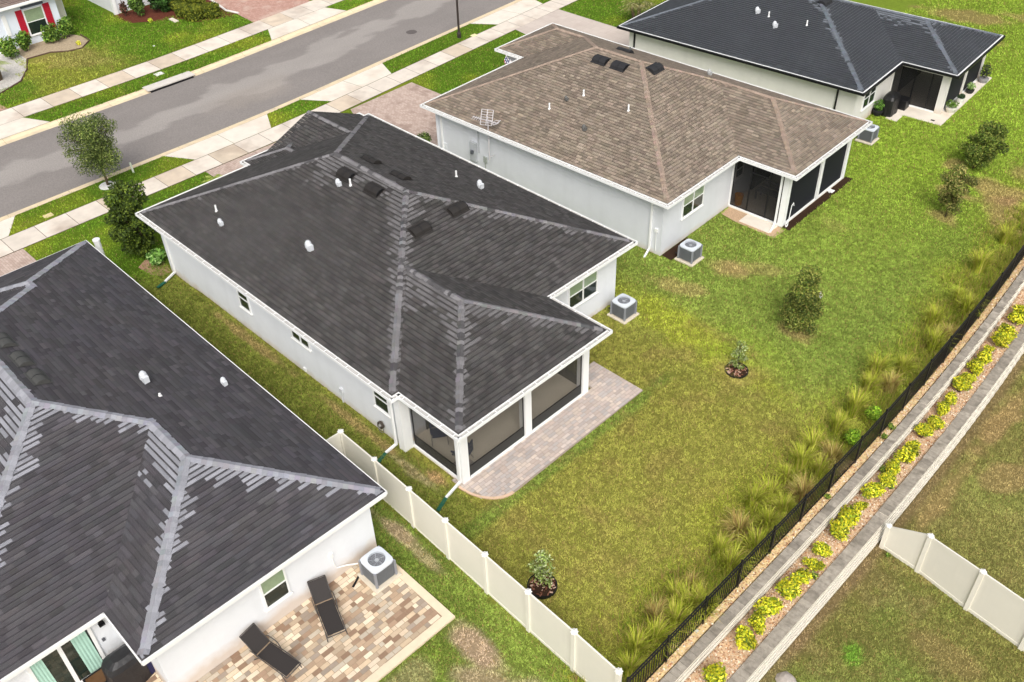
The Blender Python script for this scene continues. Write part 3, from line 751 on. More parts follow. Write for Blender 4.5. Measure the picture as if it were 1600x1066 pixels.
# ================= house C (brown roof)
def houseC():
    h = empty('bungalow', (0, YC, 0), C_ROT, 'pale grey stucco house with brown shingle roof and rooftop aerial', 'house')
    H = dict(ze=2.94, s=.425, seed=31, R=[(-15.1, -.64, 0, 11.83), (-8, 2.15, 5.3, 11.83), (-17, -8, 7.3, 11.83)], tabw=(.12, .18, .25, .32), line=.74, caphw=.11, dark=L(131, 119, 106), dvar=.27, light=L(150, 130, 112), streak=0, cap=L(158, 140, 126), capgap=0, ventmat=VB)
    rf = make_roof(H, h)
    out = [(-17, 7.3), (-15.1, 7.3), (-15.1, 0), (-.64, 0), (-.64, 5.3), (2.15, 5.3), (2.15, 11.83), (-17, 11.83)]
    eaves(h, out, 2.94, 'gutter')
    wallbox(h, [(-16.6, 7.7), (-14.7, 7.7), (-14.7, .42), (-1.06, .42), (-1.06, 11.41), (-16.6, 11.41)], -.5, 2.77, WHITE_C)
    MB().box(-14.72, -14.66, .36, .6, -.2, 2.77).box(-14.4, -14.1, .395, .419, -.2, 1.0).build('corner_trim', WHITE, h)
    win(h, 'r', -1.06, 1.8, 3.4, 1.2, 2.4, 2, 2)
    porch(h, -1.06, 1.73, 5.72, 11.45, 0, 2.77, TRIM, -1.06, [(-1.06, -1.02, 5.72, 5.9), (1.48, 1.73, 5.72, 6.0), (1.48, 1.73, 8.7, 8.95), (1.48, 1.73, 11.2, 11.45)], SCRM, SCRD, False)
    fr = MB()
    for x in (-.16, .78): fr.box(x-.025, x+.025, 5.78, 5.83, .1, 2.5)
    fr.box(-.16, .78, 5.78, 5.83, 2.05, 2.1); fr.build('screen_door_frame', BLACKM, h)
    win(h, 'r', -1.06, 5.95, 6.62, 1.3, 2.2, 1, 2, blind_top=False)
    MB().box(-1.055, -1.0, 7.6, 10.0, .06, 2.2).build('sliding_door', GLASS, h)
    downspout(h, (-1.62, .37), 2.8, 0, (-1.49, -.14, .03)); downspout(h, (1.43, 5.6), 2.8, 0, (1.56, 5.02, .03)); downspout(h, (-14.35, .37), 2.8, 0, (-14.35, .2, .03))
    MB().box(-12.35, -11.95, .28, .418, .75, 1.75).tube([(-11.8, .36, 2.77), (-11.8, .36, 1.3)], .03, 8).tube([(-12.1, .36, .75), (-12.1, .36, -.1)], .04, 8).build('electric_meter', mat('meter_grey', L(178, 182, 186), .6), h)
    MB().lathe(-12.15, .24, [(.001, 1.2), (.09, 1.2), (.09, 1.36), (.001, 1.36)], 12).build('meter_dial', mat('meter_dark', L(84, 88, 94), .3), h)
    MB().box(-11.5, -11.3, .34, .418, .9, 1.2).tube([(-11.4, .37, .9), (-11.4, .37, -.1)], .025, 8).build('junction_box', mat('box_grey', L(160, 166, 160), .6), h)
    MB().box(-1.4, -1.26, .35, .418, 1.12, 1.3).tube([(-1.33, .38, 1.12), (-1.3, .38, .2)], .015, 6).build('disconnect_box', TRIM, h)
    garage_door(h, -14.7, .7, 5.4, 0, 2.2)
    for x, y, f in ((-8.4, 5.3, 'l'), (-7.3, 5.3, 'l'), (-5.91, 6.14, 'r'), (-9.32, 8.4, 't')): box_vent(rf, H, x, y, f)
    G2 = mat('cap_grey', L(98, 98, 96), .6, .3, .2, 12)
    cap_vent(rf, H, -8.38, 2.78, .8, G2); cap_vent(rf, H, -6.45, 1.71, .95, G2); cap_vent(rf, H, -9.9, 9.6, .7, G2); cap_vent(rf, H, -5.4, 10.0, 1.0, mat('cap_pale', L(170, 172, 172), .6))
    for x, y in ((-7.79, 3.32), (-8.81, 2.11), (-5.27, 3.36)): pipe_vent(rf, H, x, y)
    return h, H
# ================= house D (far right)
def houseD():
    h = empty('bungalow', (0, YD, 0), D_ROT, 'white stucco house with black shingle roof and black gutters at the upper right', 'house')
    H = dict(ze=2.32, s=.364, seed=43, line=.93, R=[(-15.4, -.59, 0, 11.28), (-8, 2.32, 4.75, 11.28)], tabw=(.2, .3), dark=L(63, 66, 70), dvar=.14, light=L(116, 121, 128), streak=.55, cap=L(108, 114, 122), capgap=.2, ventmat=VB)
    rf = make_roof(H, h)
    out = [(-15.4, 0), (-.59, 0), (-.59, 4.75), (2.32, 4.75), (2.32, 11.28), (-15.4, 11.28)]
    eaves(h, out, 2.32, 'black_gutter')
    wallbox(h, [(-15, .42), (-1.01, .42), (-1.01, 10.86), (-15, 10.86)], -.6, 2.15, WHITE_D)
    win(h, 'r', -1.01, 1.45, 2.95, .66, 1.82, 2, 2, blind_top=False)
    porch(h, -1.01, 1.9, 5.15, 10.9, -.18, 2.15, WHITE_D, -1.01, [(-1.01, -.97, 5.15, 5.3), (1.55, 1.9, 5.15, 5.5), (1.62, 1.9, 8.0, 8.2), (1.62, 1.9, 10.7, 10.9)], SCRM, SCRD, False)
    MB().box(-1.0, -.96, 6.4, 9.6, -.1, 1.9).build('sliding_door', GLASS, h)
    MB().box(1.0, 1.06, 5.22, 5.27, -.08, 1.93).box(.1, .16, 5.22, 5.27, -.08, 1.93).build('screen_door_frame', BLACKM, h)
    downspout(h, (-2.0, .37), 2.2, -.2, (-2.0, .2, -.15), None, BLACKM); downspout(h, (-14.6, .37), 2.2, -.2, (-14.6, .2, -.15), None, BLACKM)
    garage_door(h, -15, .9, 5.4, -.1, 1.9)
    box_vent(rf, H, -5.67, 5.45, 'r')
    cap_vent(rf, H, -8.59, 3.35, 1.2); cap_vent(rf, H, -7.1, 2.65, 1.2)
    for x, y in ((-7.84, 3.33), (-5.58, 3.36)): pipe_vent(rf, H, x, y)
    return h
houseA(); houseB(); hC, HC = houseC(); houseD()

# ================= houses across the street
def houseE():
    h = empty('bungalow', (-46.1, 6.5, -.1), R(0), 'house across the street with red window shutters and grey-brown roof', 'house')
    W = mat('pale_blue_siding', L(222, 230, 240), .8, .2, .03, 2)
    wallbox(h, [(-14, -8), (0, -8), (0, 3.2), (-14, 3.2)], -.2, 2.62, W)
    MB().box(-1.6, -1.0, 3.2, 3.95, -.1, 2.6).build('corner_pilaster', mat('cream_siding', L(226, 222, 206), .8, .2, .04, 3), h)
    H = dict(ze=2.78, s=.42, seed=5, R=[(-14.5, .42, -8.5, 4.2)], dark=L(128, 112, 104), dvar=.2, light=L(1, 1, 1), streak=0, cap=L(150, 134, 124), capgap=0)
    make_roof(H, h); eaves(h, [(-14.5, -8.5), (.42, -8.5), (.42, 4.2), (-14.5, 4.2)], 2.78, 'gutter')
    win(h, 'r', .0, 1.02, 2.28, .55, 2.2, 1, 2)
    for a, b in ((.55, .97), (2.33, 2.75)):
        m_ = MB().box(.002, .04, a, b, .5, 2.25)
        for k in range(14): m_.box(.04, .055, a+.05, b-.05, .6+k*.115, .66+k*.115)
        m_.build('shutter', mat('red_shutter', L(176, 30, 52), .5, .3, .06, 10), h)
    MB().box(.002, .1, .95, 2.4, 2.3, 2.42).build('awning_bar', mat('slate_bar', L(84, 90, 104), .6), h)
    MB().box(.002, .06, -.35, -.1, .9, 2.2).build('wall_trim', TRIM, h)
    downspout(h, (-1.3, 4.05), 2.7, 0, (-1.2, 4.2, .05), None)
    return h
def houseF():
    h = empty('bungalow', (-46.9, 13.6, -.1), R(0), 'white house across the street behind clipped round hedges', 'house')
    wallbox(h, [(-14, .1), (0, .1), (0, 12), (-14, 12)], -.2, 2.62, mat('off_white_stucco', L(224, 226, 230), .85, .2, .03, 2))
    MB().box(-.16, .1, .0, .26, -.2, 2.6).build('corner_trim', TRIM, h)
    H = dict(ze=2.78, s=.42, seed=6, R=[(-14.5, .45, -.35, 12.4)], dark=L(110, 100, 96), dvar=.2, light=L(1, 1, 1), streak=0, cap=L(130, 120, 112), capgap=0)
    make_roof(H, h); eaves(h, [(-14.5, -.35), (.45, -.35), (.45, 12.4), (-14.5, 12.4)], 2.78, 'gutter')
    return h
houseE(); houseF()

# ------------------------------------------------------------------ patios
pA = empty('patio', (0, YA, -.385), A_ROT, 'patio of mixed tan, cream and brown pavers with a concrete border', 'patio')
palA = [L(*q) for q in ((222, 202, 178), (204, 182, 154), (188, 168, 144), (166, 140, 118), (148, 122, 102), (190, 178, 160), (214, 194, 168), (160, 146, 132), (226, 208, 184), (176, 152, 128))]
paver_field('pavers', 2.1, 5.42, -9.5, -.62, .03, .27, .15, palA, pA, jitter=.3)
paver_field('pavers', .05, 2.1, -13, -7.4, .03, .27, .15, palA, pA, jitter=.3)
MB().box(.02, 5.42, -13, -7.41, -.1, .022).box(2.1, 5.42, -7.41, -.62, -.1, .022).build('sand_bed', mat('joint_sand', L(150, 132, 108), .95), pA)
MB().box(5.42, 5.68, -13, -.36, -.12, .035).box(2.12, 5.42, -.62, -.36, -.12, .035).build('border', mat('border_concrete', L(222, 204, 178), .85, .2, .08, 3), pA)
pB = empty('patio', (0, 0, 0), 0, 'narrow greyish pink paver patio with a rounded corner behind the screened porch', 'patio')
palB = [L(*q) for q in ((200, 188, 180), (188, 176, 170), (196, 180, 170), (182, 174, 170), (204, 190, 178), (188, 174, 166))]
def clipB(x, y):
    if y < 1.55: return (x-2.35)**2/1.42**2+(y-1.55)**2/1.02**2 < 1
    return y > 7.0 or x > 2.38
paver_field('pavers', 1.45, 3.78, .5, 8.2, .045, .24, .13, palB, pB, clip=clipB)
arc = [(2.35+1.5*math.cos(t), 1.55+1.1*math.sin(t)) for t in np.linspace(0, -math.pi/2, 14)]
bd = MB()
for (a, b) in zip(arc[:-1], arc[1:]):
    i0 = ((a[0]-2.35)*.93+2.35, (a[1]-1.55)*.93+1.55); i1 = ((b[0]-2.35)*.93+2.35, (b[1]-1.55)*.93+1.55)
    bd.poly([(*i0, .05), (*a, .05), (*b, .05), (*i1, .05)], L(214, 184, 158)); bd.poly([(*a, .05), (*a, -.1), (*b, -.1), (*b, .05)], L(200, 168, 142))
bd.build('border', TINT, pB, col=True)
MB().poly([(2.35, .45, .03)]+[(x, y, .03) for x, y in arc[::-1]]+[(3.8, 8.2, .03), (1.43, 8.2, .03), (1.43, 7.0, .03), (2.35, 7.0, .03)]).build('sand_bed', mat('joint_sand2', L(160, 146, 134), .95), pB)
pC = empty('slab', (0, YC, 0), C_ROT, 'grey concrete step beside the brown-roofed porch', 'slab')
MB().box(.0, 1.55, 4.95, 5.7, -.1, .035).build('concrete', CONC, pC, bevel=.01)
pD = empty('slab', (0, YD, -.18), D_ROT, 'beige concrete walk wrapping the porch of the black-roofed house', 'slab')
MB().box(.42, 2.42, 3.95, 5.14, -.1, .045).box(-.2, .42, 3.05, 5.14, -.1, .045).box(1.91, 2.42, 5.14, 11.4, -.1, .045).build('concrete', CONC, pD)
def local(yc, rot, z0=0):
    return lambda x, y, z=0: (x*math.cos(rot)-y*math.sin(rot), yc+x*math.sin(rot)+y*math.cos(rot), z+z0)
la, lc, ld = local(YA, A_ROT), local(YC, C_ROT), local(YD, D_ROT)
MULCH = mat('dark_mulch', L(58, 42, 32), .95, .1, .35, 25, .6, 60)
def bedsheet(pts, z, label, material, name='mulch_bed', cat='mulch bed'):
    o = MB().poly([(x, y, float(G(x, y))+z) for x, y in pts]).build(name, material); return tag(o, label, cat)
bedsheet([lc(*p)[:2] for p in ((1.74, 5.75), (2.12, 5.7), (2.12, 11.7), (1.74, 11.6))], .02, 'dark mulch strip along the black screens of the brown-roofed house', MULCH)
bedsheet([lc(*p)[:2] for p in ((-1.03, .5), (-.5, .45), (-.4, 1.0), (-.75, 2.2), (-1.03, 2.4))], .02, 'dark mulch corner between brown-roofed house and its air conditioner', MULCH)

# ------------------------------------------------------------------ air conditioners
def make_ac():
    r_ = empty('air_conditioner', (0, 0, 0))
    MB().box(-.5, .5, -.5, .5, 0, .09).build('pad', mat('pad_concrete', L(206, 196, 178), .9, .2, .1, 4), r_, bevel=.02)
    b = MB().box(-.36, .36, -.36, .36, .1, .74); b.build('casing', ACBODY, r_, bevel=.06)
    lv = MB()
    for k in range(16):
        z = .14+k*.037
        for s_ in (-1, 1):
            lv.box(-.3, .3, s_*.375-.006, s_*.375+.006, z, z+.014); lv.box(s_*.375-.006, s_*.375+.006, -.3, .3, z, z+.014)
    lv.build('louvre', GALV, r_)
    for sx in (-1, 1):
        for sy in (-1, 1): MB().box(sx*.37-.035, sx*.37+.035, sy*.37-.035, sy*.37+.035, .1, .74).build('corner_post', mat('ac_corner', L(140, 143, 150), .5), r_)
    # top with a round opening
    top = MB(); n = 32
    ring = [(.27*math.cos(2*math.pi*i/n), .27*math.sin(2*math.pi*i/n)) for i in range(n)]
    def sq(t):
        x, y = math.cos(t), math.sin(t); k = .4/((abs(x)**6+abs(y)**6)**(1/6)); return (x*k, y*k)
    outer = [sq(2*math.pi*i/n) for i in range(n)]
    for i in range(n):
        j = (i+1) % n
        top.poly([(*outer[i], .78), (*outer[j], .78), (*ring[j], .8), (*ring[i], .8)]); top.poly([(*outer[j], .78), (*outer[i], .78), (*outer[i], .72), (*outer[j], .72)])
        top.poly([(*ring[i], .8), (*ring[j], .8), (*ring[j], .7), (*ring[i], .7)])
    top.build('top_panel', ACTOP, r_)
    MB().lathe(0, 0, [(.27, .7), (.001, .68)], 24).build('fan_well', mat('well_dark', L(60, 62, 68), .7), r_)
    fan = MB()
    for k in range(5):
        t = 2*math.pi*k/5; M = Matrix.Rotation(t, 4, 'Z') @ Matrix.Translation((0, 0, .73)) @ Matrix.Rotation(R(18), 4, 'X'); fan.poly([tuple(M @ Vector(q)) for q in ((.05, -.03, 0), (.24, -.07, 0), (.25, .05, 0), (.05, .04, 0))])
    fan.lathe(0, 0, [(.07, .7), (.07, .76), (.001, .77)], 14).build('fan', mat('fan_grey', L(176, 180, 186), .4, .5), r_)
    gd = MB()
    for rr in (.09, .16, .22, .268): gd.tube([(rr*math.cos(2*math.pi*i/24), rr*math.sin(2*math.pi*i/24), .805) for i in range(25)], .004, 4, False)
    for k in range(12): t = 2*math.pi*k/12; gd.tube([(.05*math.cos(t), .05*math.sin(t), .808), (.27*math.cos(t), .27*math.sin(t), .803)], .003, 4, False)
    gd.build('fan_guard', mat('guard_grey', L(150, 155, 160), .5), r_)
    pipe = MB().tube([(-.38, -.2, .25), (-.5, -.22, .2), (-.62, -.25, .22)], .03, 8); pipe.build('refrigerant_line', BLACKM, r_)
    return r_
ac = make_ac(); ac['category'] = 'air conditioner'; ac['group'] = 'air conditioner units beside the houses'
ac['label'] = 'grey air conditioner on the mixed-colour paver patio'; ac.location = (2.97, -3.38, -.36); ac.rotation_euler = (0, 0, A_ROT); ac.scale = (.98, .98, 1.02)
dup(ac, (.42, 11.15, -.0), R(0), 'grey air conditioner on the lawn at the corner of the middle house', (.92, .92, .95))
dup(ac, (-.02, 16.08, -.0), C_ROT, 'grey air conditioner beside the dark mulch corner of the brown-roofed house', (.92, .92, .95))
dup(ac, (.08, 31.05, -.15), D_ROT, 'grey air conditioner behind the brown roof corner, beside the black-roofed house', (.92, .92, .95))
tag(MB().tube([(2.5, -3.75, -.3), (2.62, -4.0, -.33), (2.72, -4.2, -.33)], .035, 8).build('drain_hose', BLACKM), 'short black drain hose lying on pavers next to the air conditioner', 'hose')

# ------------------------------------------------------------------ sun loungers
def make_lounger():
    r_ = empty('sun_lounger', (0, 0, 0)); SL = mat('black_sling', L(52, 48, 47), .7, .25, .08, 30); FR = mat('lounger_frame', L(70, 66, 64), .4, .5)
    MB().box(0, 1.22, -.27, .27, .325, .335).build('seat', SL, r_)
    an = R(38); M = Matrix.Translation((-.02, 0, .33)) @ Matrix.Rotation(an, 4, 'Y')
    b = MB().box(-.72, 0, -.27, .27, -.005, .005, M=M); b.build('backrest', SL, r_)
    f = MB()
    for s_ in (-1, 1):
        f.tube([(-.02, s_*.29, .33), (.4, s_*.3, .345), (.9, s_*.3, .33), (1.25, s_*.29, .28)], .016, 8)
        f.tube([tuple(M @ Vector((-.74, s_*.285, 0))), tuple(M @ Vector((0, s_*.285, 0)))], .016, 8)
        f.tube([(-.25, s_*.31, .42), (-.1, s_*.34, .5), (.25, s_*.34, .49), (.42, s_*.31, .35)], .014, 8)
    f.tube([tuple(M @ Vector((-.74, -.285, 0))), tuple(M @ Vector((-.74, .285, 0)))], .016, 8)
    f.tube([(1.25, -.29, .28), (1.25, .29, .28)], .016, 8); f.build('frame', FR, r_, smooth_=True)
    MB().tube([(-.02, -.28, .345), (-.02, .28, .345)], .014, 8).build('crossbar', mat('tan_bar', L(140, 120, 98), .6), r_)
    for s_ in (-1, 1):
        MB().tube([(1.0, s_*.3, .33), (1.2, s_*.31, .02)], .015, 8).build('leg', FR, r_); MB().tube([(.1, s_*.3, .33), (-.18, s_*.31, .02)], .015, 8).build('leg', FR, r_)
    return r_
lg = make_lounger(); lg['category'] = 'sun lounger'; lg['group'] = 'sun loungers on the patio'; lg['label'] = 'black sling sun lounger closest to the air conditioner'
lg.location = (2.74, -5.22, -.36); lg.rotation_euler = (0, 0, R(-19)); lg.scale = (.93, .93, 1)
dup(lg, (2.77, -7.325, -.36), R(10), 'black sling sun lounger beside the grill, farther from the air conditioner', (.93, .93, 1))

# covered grill and side table by house A
def cover(name, label, x, y, z, rz, sx, sy, hz, col, parent=None, seed=1):
    rnd = random.Random(seed); mb = MB(); n = 24; lv = [(1.02, 0), (1.0, .3), (.97, .6), (.95, .78), (.8, .92), (.45, 1.0), (.0, 1.01)]
    for k, q in lv:
        for j in range(n):
            t = 2*math.pi*j/n; cx, cy = math.cos(t), math.sin(t); m_ = (abs(cx)**5+abs(cy)**5)**(-1/5)
            w_ = 1+.05*math.sin(t*7+q*3)*(1-q)+rnd.uniform(-.015, .015); mb.v.append((cx*m_*sx/2*k*w_, cy*m_*sy/2*k*w_, q*hz))
    for i in range(len(lv)-1):
        for j in range(n): mb.f.append((i*n+j, i*n+(j+1) % n, (i+1)*n+(j+1) % n, (i+1)*n+j)); mb.c.append((1, 1, 1))
    o = mb.build(name, mat('cover_'+name+str(seed), col, .45, .5, .2, 6, .5, 8), parent)
    if not parent: o.location = (x, y, z); o.rotation_euler = (0, 0, rz); tag(o, label, name.replace('_', ' '))
    return o
gA = empty('covered_grill', la(.72, -7.95, -.36), A_ROT, 'barbecue under a shiny black cover tucked below the charcoal roof corner', 'grill')
cover('grill_cover', '', 0, 0, 0, 0, .75, 1.15, 1.15, L(34, 34, 37), gA, 3)
MB().box(.33, .37, .42, .56, .1, .9).build('side_strip', mat('navy_strip', L(28, 30, 70), .5), gA)
t_ = empty('side_table', la(.42, -8.62, -.36), A_ROT, 'small brown-topped side table beneath the curtained window', 'table')
MB().box(-.22, .22, -.32, .32, .42, .45).build('tabletop', mat('brown_top', L(96, 68, 44), .5, .3, .2, 10), t_)
MB().box(-.27, -.22, -.37, .37, .4, .46).box(.22, .27, -.37, .37, .4, .46).box(-.22, .22, -.37, -.32, .4, .46).box(-.22, .22, .32, .37, .4, .46).build('rim', BLACKM, t_)
for a in (-1, 1):
    for b in (-1, 1): MB().box(a*.22-.02, a*.22+.02, b*.32-.02, b*.32+.02, 0, .4).build('leg', BLACKM, t_)

# ------------------------------------------------------------------ camp chairs and mat on the lanai of B
def make_chair():
    r_ = empty('camp_chair', (0, 0, 0)); NV = mat('navy_canvas', L(34, 50, 92), .8, .2, .1, 15)
    MB().poly([(-.25, -.25, .42), (.25, -.25, .44), (.25, .25, .44), (-.25, .25, .42)]).poly([(-.25, -.25, .40), (-.25, .25, .40), (.25, .25, .42), (.25, -.25, .42)]).build('seat', NV, r_)
    MB().box(-.3, -.27, -.26, .26, .42, .9).build('backrest', NV, r_)
    MB().box(-.25, .25, -.3, -.24, .6, .63).box(-.25, .25, .24, .3, .6, .63).build('armrest', NV, r_)
    G3 = mat('chair_frame', L(120, 118, 112), .4, .5)
    for a, b, c2, d in ((-.28, -.27, .25, -.27), (.25, -.27, -.28, -.27), (-.28, .27, .25, .27), (.25, .27, -.28, .27)):
        MB().tube([(a, b, .02), (c2, d, .6)], .012, 6).build('leg', G3, r_)
    return r_
ch = make_chair(); ch['category'] = 'chair'; ch['group'] = 'folding chairs inside the screened porch'; ch['label'] = 'navy folding camp chair near the sliding door inside the screened porch'
ch.location = (.35, 1.45, .04); ch.rotation_euler = (0, 0, R(-35))
dup(ch, (1.6, 1.35, .04), R(200), 'navy folding camp chair behind the corner post of the screened porch')
tag(MB().box(-.3, .3, 5.1, 6.2, .041, .055).build('door_mat', mat('mat_black', L(38, 36, 36), .9)), 'black door mat on the screened porch floor', 'mat')

# hose reel
hr = empty('hose_reel', (-1.39, .41, .45), 0, 'round dark hose reel mounted on the white wall by the corner window', 'hose reel')
mb = MB(); 
for k in range(3): mb.tube([(.13*math.cos(t)+.0, -.06-.03*k, .13*math.sin(t)) for t in np.linspace(0, 2*math.pi, 20)], .022, 6, False)
mb.build('coiled_hose', mat('hose_brown', L(74, 66, 60), .6), hr)
mb = MB().tube([(0, 0, 0), (0, -.16, 0)], .06, 12); mb.box(-.03, .03, -.03, 0, -.14, .14); mb.build('reel_bracket', mat('bracket_grey', L(150, 150, 148), .5), hr)
MB().tube([(-.13+.0, -.1, .02), (-.2, -.1, -.12), (-.16, -.1, -.3), (.0, -.1, -.36), (.12, -.1, -.28), (.14, -.1, -.1)], .012, 6).build('loose_hose', mat('hose_grey', L(120, 116, 110), .6), hr)

# ------------------------------------------------------------------ TV aerial on house C
an_ = empty('tv_aerial', lc(-10.75, .02, 1.2), C_ROT, 'white grid TV aerial on a mast at the brown roof edge', 'aerial')
AW = mat('aerial_white', L(196, 192, 194), .5)
MB().tube([(0, 0, .2), (0, 0, 2.45)], .025, 8).tube([(0, .36, .35), (0, 0, .35)], .015, 6).tube([(0, .36, 1.3), (0, 0, 1.3)], .015, 6).build('mast', AW, an_)
g = MB(); M = Matrix.Translation((-.1, .05, 2.35)) @ Matrix.Rotation(R(25), 4, 'Z') @ Matrix.Rotation(R(-30), 4, 'X')
def gb(p, q, w_=.018): g.bar(M @ Vector(p), M @ Vector(q), w_)
for x in (-.28, 0, .28): gb((x, 0, -.35), (x, 0, .35), .03)
for z in np.linspace(-.35, .35, 7): gb((-.28, 0, z), (.28, 0, z))
g.build('grid_reflector', AW, an_)
g = MB(); M = Matrix.Translation((0, 0, 2.2)) @ Matrix.Rotation(R(20), 4, 'Z')
gb((-.75, 0, .12), (.55, 0, -.02), .03)
for x in (-.72, -.6, -.48, -.36): gb((x, -.22, .1), (x, .12, .1), .02)
for s_ in (-1, 1): gb((.3, s_*.05, -.12), (.62, s_*.05, .12), .03)
gb((.3, -.2, .0), (.3, .2, 0)); gb((.55, -.2, 0.05), (.55, .2, .05)); gb((.3, -.2, .0), (.55, -.2, .05)); gb((.3, .2, 0), (.55, .2, .05))
g.build('boom', AW, an_)
MB().tube([(0, .3, 1.5), (.4, .37, 1.38), (.9, .38, 1.5), (1.3, .38, 1.52)], .012, 6).build('cable', BLACKM, an_)

# flag on a short pole at the front of house C
fl = empty('flag', lc(-15.2, 7.1, 1.9), C_ROT, 'small United States flag hanging from a pole beside the brown-roofed house front', 'flag')
MB().tube([(.1, .0, -.3), (-1.15, -.05, 1.15)], .015, 8).lathe(-1.16, -.05, [(.001, 1.12), (.03, 1.15), (.001, 1.19)], 8).build('pole', mat('pole_white', L(215, 210, 200), .5), fl)
mb = MB(); nu, nv = 16, 13
for i in range(nu):
    for j in range(nv):
        def P(u, v):  # u along fly (hangs down), v across
            return (-1.1+.62*v+.05*math.sin(u*5+v*2), -.05+.07*math.sin(u*9+v*3), 1.08-.72*v*.9-.95*u*(.9+.1*v))
        u0, u1, v0, v1 = i/nu, (i+1)/nu, j/nv, (j+1)/nv
        canton = u0 < .4 and v0 < 7/13
        star = canton and (i % 2 == j % 2) and i % 2 == 0
        colr = L(232, 232, 236) if star else L(32, 40, 92) if canton else (L(178, 34, 52) if j % 2 == 0 else L(236, 234, 232))
        mb.poly([P(u0, v0), P(u1, v0), P(u1, v1), P(u0, v1)], colr)
mb.build('cloth', TINT, fl, col=True)

# ------------------------------------------------------------------ vinyl fences
def vinyl(name, label, posts, zb_t, cap=True, first_top=None):
    f = empty(name, (posts[0][0], posts[0][1], 0), 0, label, 'fence'); ox, oy = posts[0][:2]
    for i, (x, y, zb, zt) in enumerate(posts):
        p_ = MB().box(x-ox-.065, x-ox+.065, y-oy-.065, y-oy+.065, zb-.3, zt+.03); 
        post = p_.build('post', VINYL, f)
        MB().poly([(x-ox-.085, y-oy-.085, zt+.03), (x-ox+.085, y-oy-.085, zt+.03), (x-ox+.085, y-oy+.085, zt+.03), (x-ox-.085, y-oy+.085, zt+.03)]).lathe(x-ox, y-oy, [(.12, zt+.03), (.12, zt+.05), (.001, zt+.09)], 4).build('post_cap', mat('cap_white', L(240, 238, 230), .5), post)
        if i+1 < len(posts):
            x2, y2, zb2, zt2 = posts[i+1]; d = Vector((x2-x, y2-y)); ln = d.length; d.normalize(); nrm = Vector((-d.y, d.x)); mb = MB()
            n = int((ln-.13)/.15); 
            for k in range(n):
                a = .065+(ln-.13)*k/n+.0012; b = .065+(ln-.13)*(k+1)/n-.0012
                def q(t, s_, z): v_ = Vector((x-ox, y-oy))+d*t+nrm*s_; return (v_.x, v_.y, z)
                za = zt+(zt2-zt)*a/ln-.03; zbb = zt+(zt2-zt)*b/ln-.03; ba = zb+(zb2-zb)*a/ln+.04; bb = zb+(zb2-zb)*b/ln+.04
                for s_ in (-.012, .012): mb.poly([q(a, s_, ba), q(b, s_, bb), q(b, s_, zbb), q(a, s_, za)])
            pan = mb.build('panel', VINYL, f)
            for (o0, o1, wd) in ((-.06, .03, .045), (0, .15, .045)) if False else ():
                pass
            for zz in ('t', 'b'):
                rl = MB()
                z0 = zt if zz == 't' else zb+.12; z1 = zt2 if zz == 't' else zb2+.12
                rl.bar((x-ox+d.x*.06, y-oy+d.y*.06, z0-.05), (x2-ox-d.x*.06, y2-oy-d.y*.06, z1-.05), .05, .14)
                rl.build('rail', VINYL, f)
    return f
P1 = []
for x, y in ((-1.36, -2.72), (-1.32, -1.30), (.47, -1.33), (2.23, -1.38), (3.96, -1.44), (5.72, -1.50), (7.50, -1.56), (9.26, -1.62), (10.85, -1.70)):
    P1.append((x, y, -.5, 1.33))
vinyl('vinyl_fence', 'cream vinyl privacy fence between the charcoal-roofed house and the middle lawn', P1, None)
P2 = [(12.92, 9.42, -2.05, -.98), (14.2, 9.32, -2.05, -.32), (15.94, 9.02, -2.05, -.22), (17.7, 8.8, -2.05, -.22), (19.5, 8.55, -2.05, -.22)]
vinyl('vinyl_fence', 'cream vinyl privacy fence starting at the lower retaining wall in the bottom right corner', P2, None)

# ------------------------------------------------------------------ black iron fence
fi = empty('iron_fence', (11.0, -1.4, -.45), 0, 'long black aluminium picket fence above the retaining walls', 'fence')
fy = [-1.4+1.72*k for k in range(29)]
xf = lambda y: 10.95-.02*(y/20)+float(off(y))
for i, y in enumerate(fy):
    x = xf(y)-11.0; yl = y+1.4
    MB().box(x-.03, x+.03, yl-.03, yl+.03, -.1, 1.27).build('post', BLACKM, fi)
    if i+1 < len(fy):
        x2 = xf(fy[i+1])-11.0; y2 = fy[i+1]+1.4; mb = MB()
        for z in (.12, 1.02, 1.2): mb.bar((x, yl+.03, z), (x2, y2-.03, z), .034, .034)
        n = 15
        for k in range(1, n):
            t = k/n; mb.box(x+(x2-x)*t-.01, x+(x2-x)*t+.01, yl+(y2-yl)*t-.01, yl+(y2-yl)*t+.01, .05, 1.2)
        mb.build('picket_panel', BLACKM, fi)

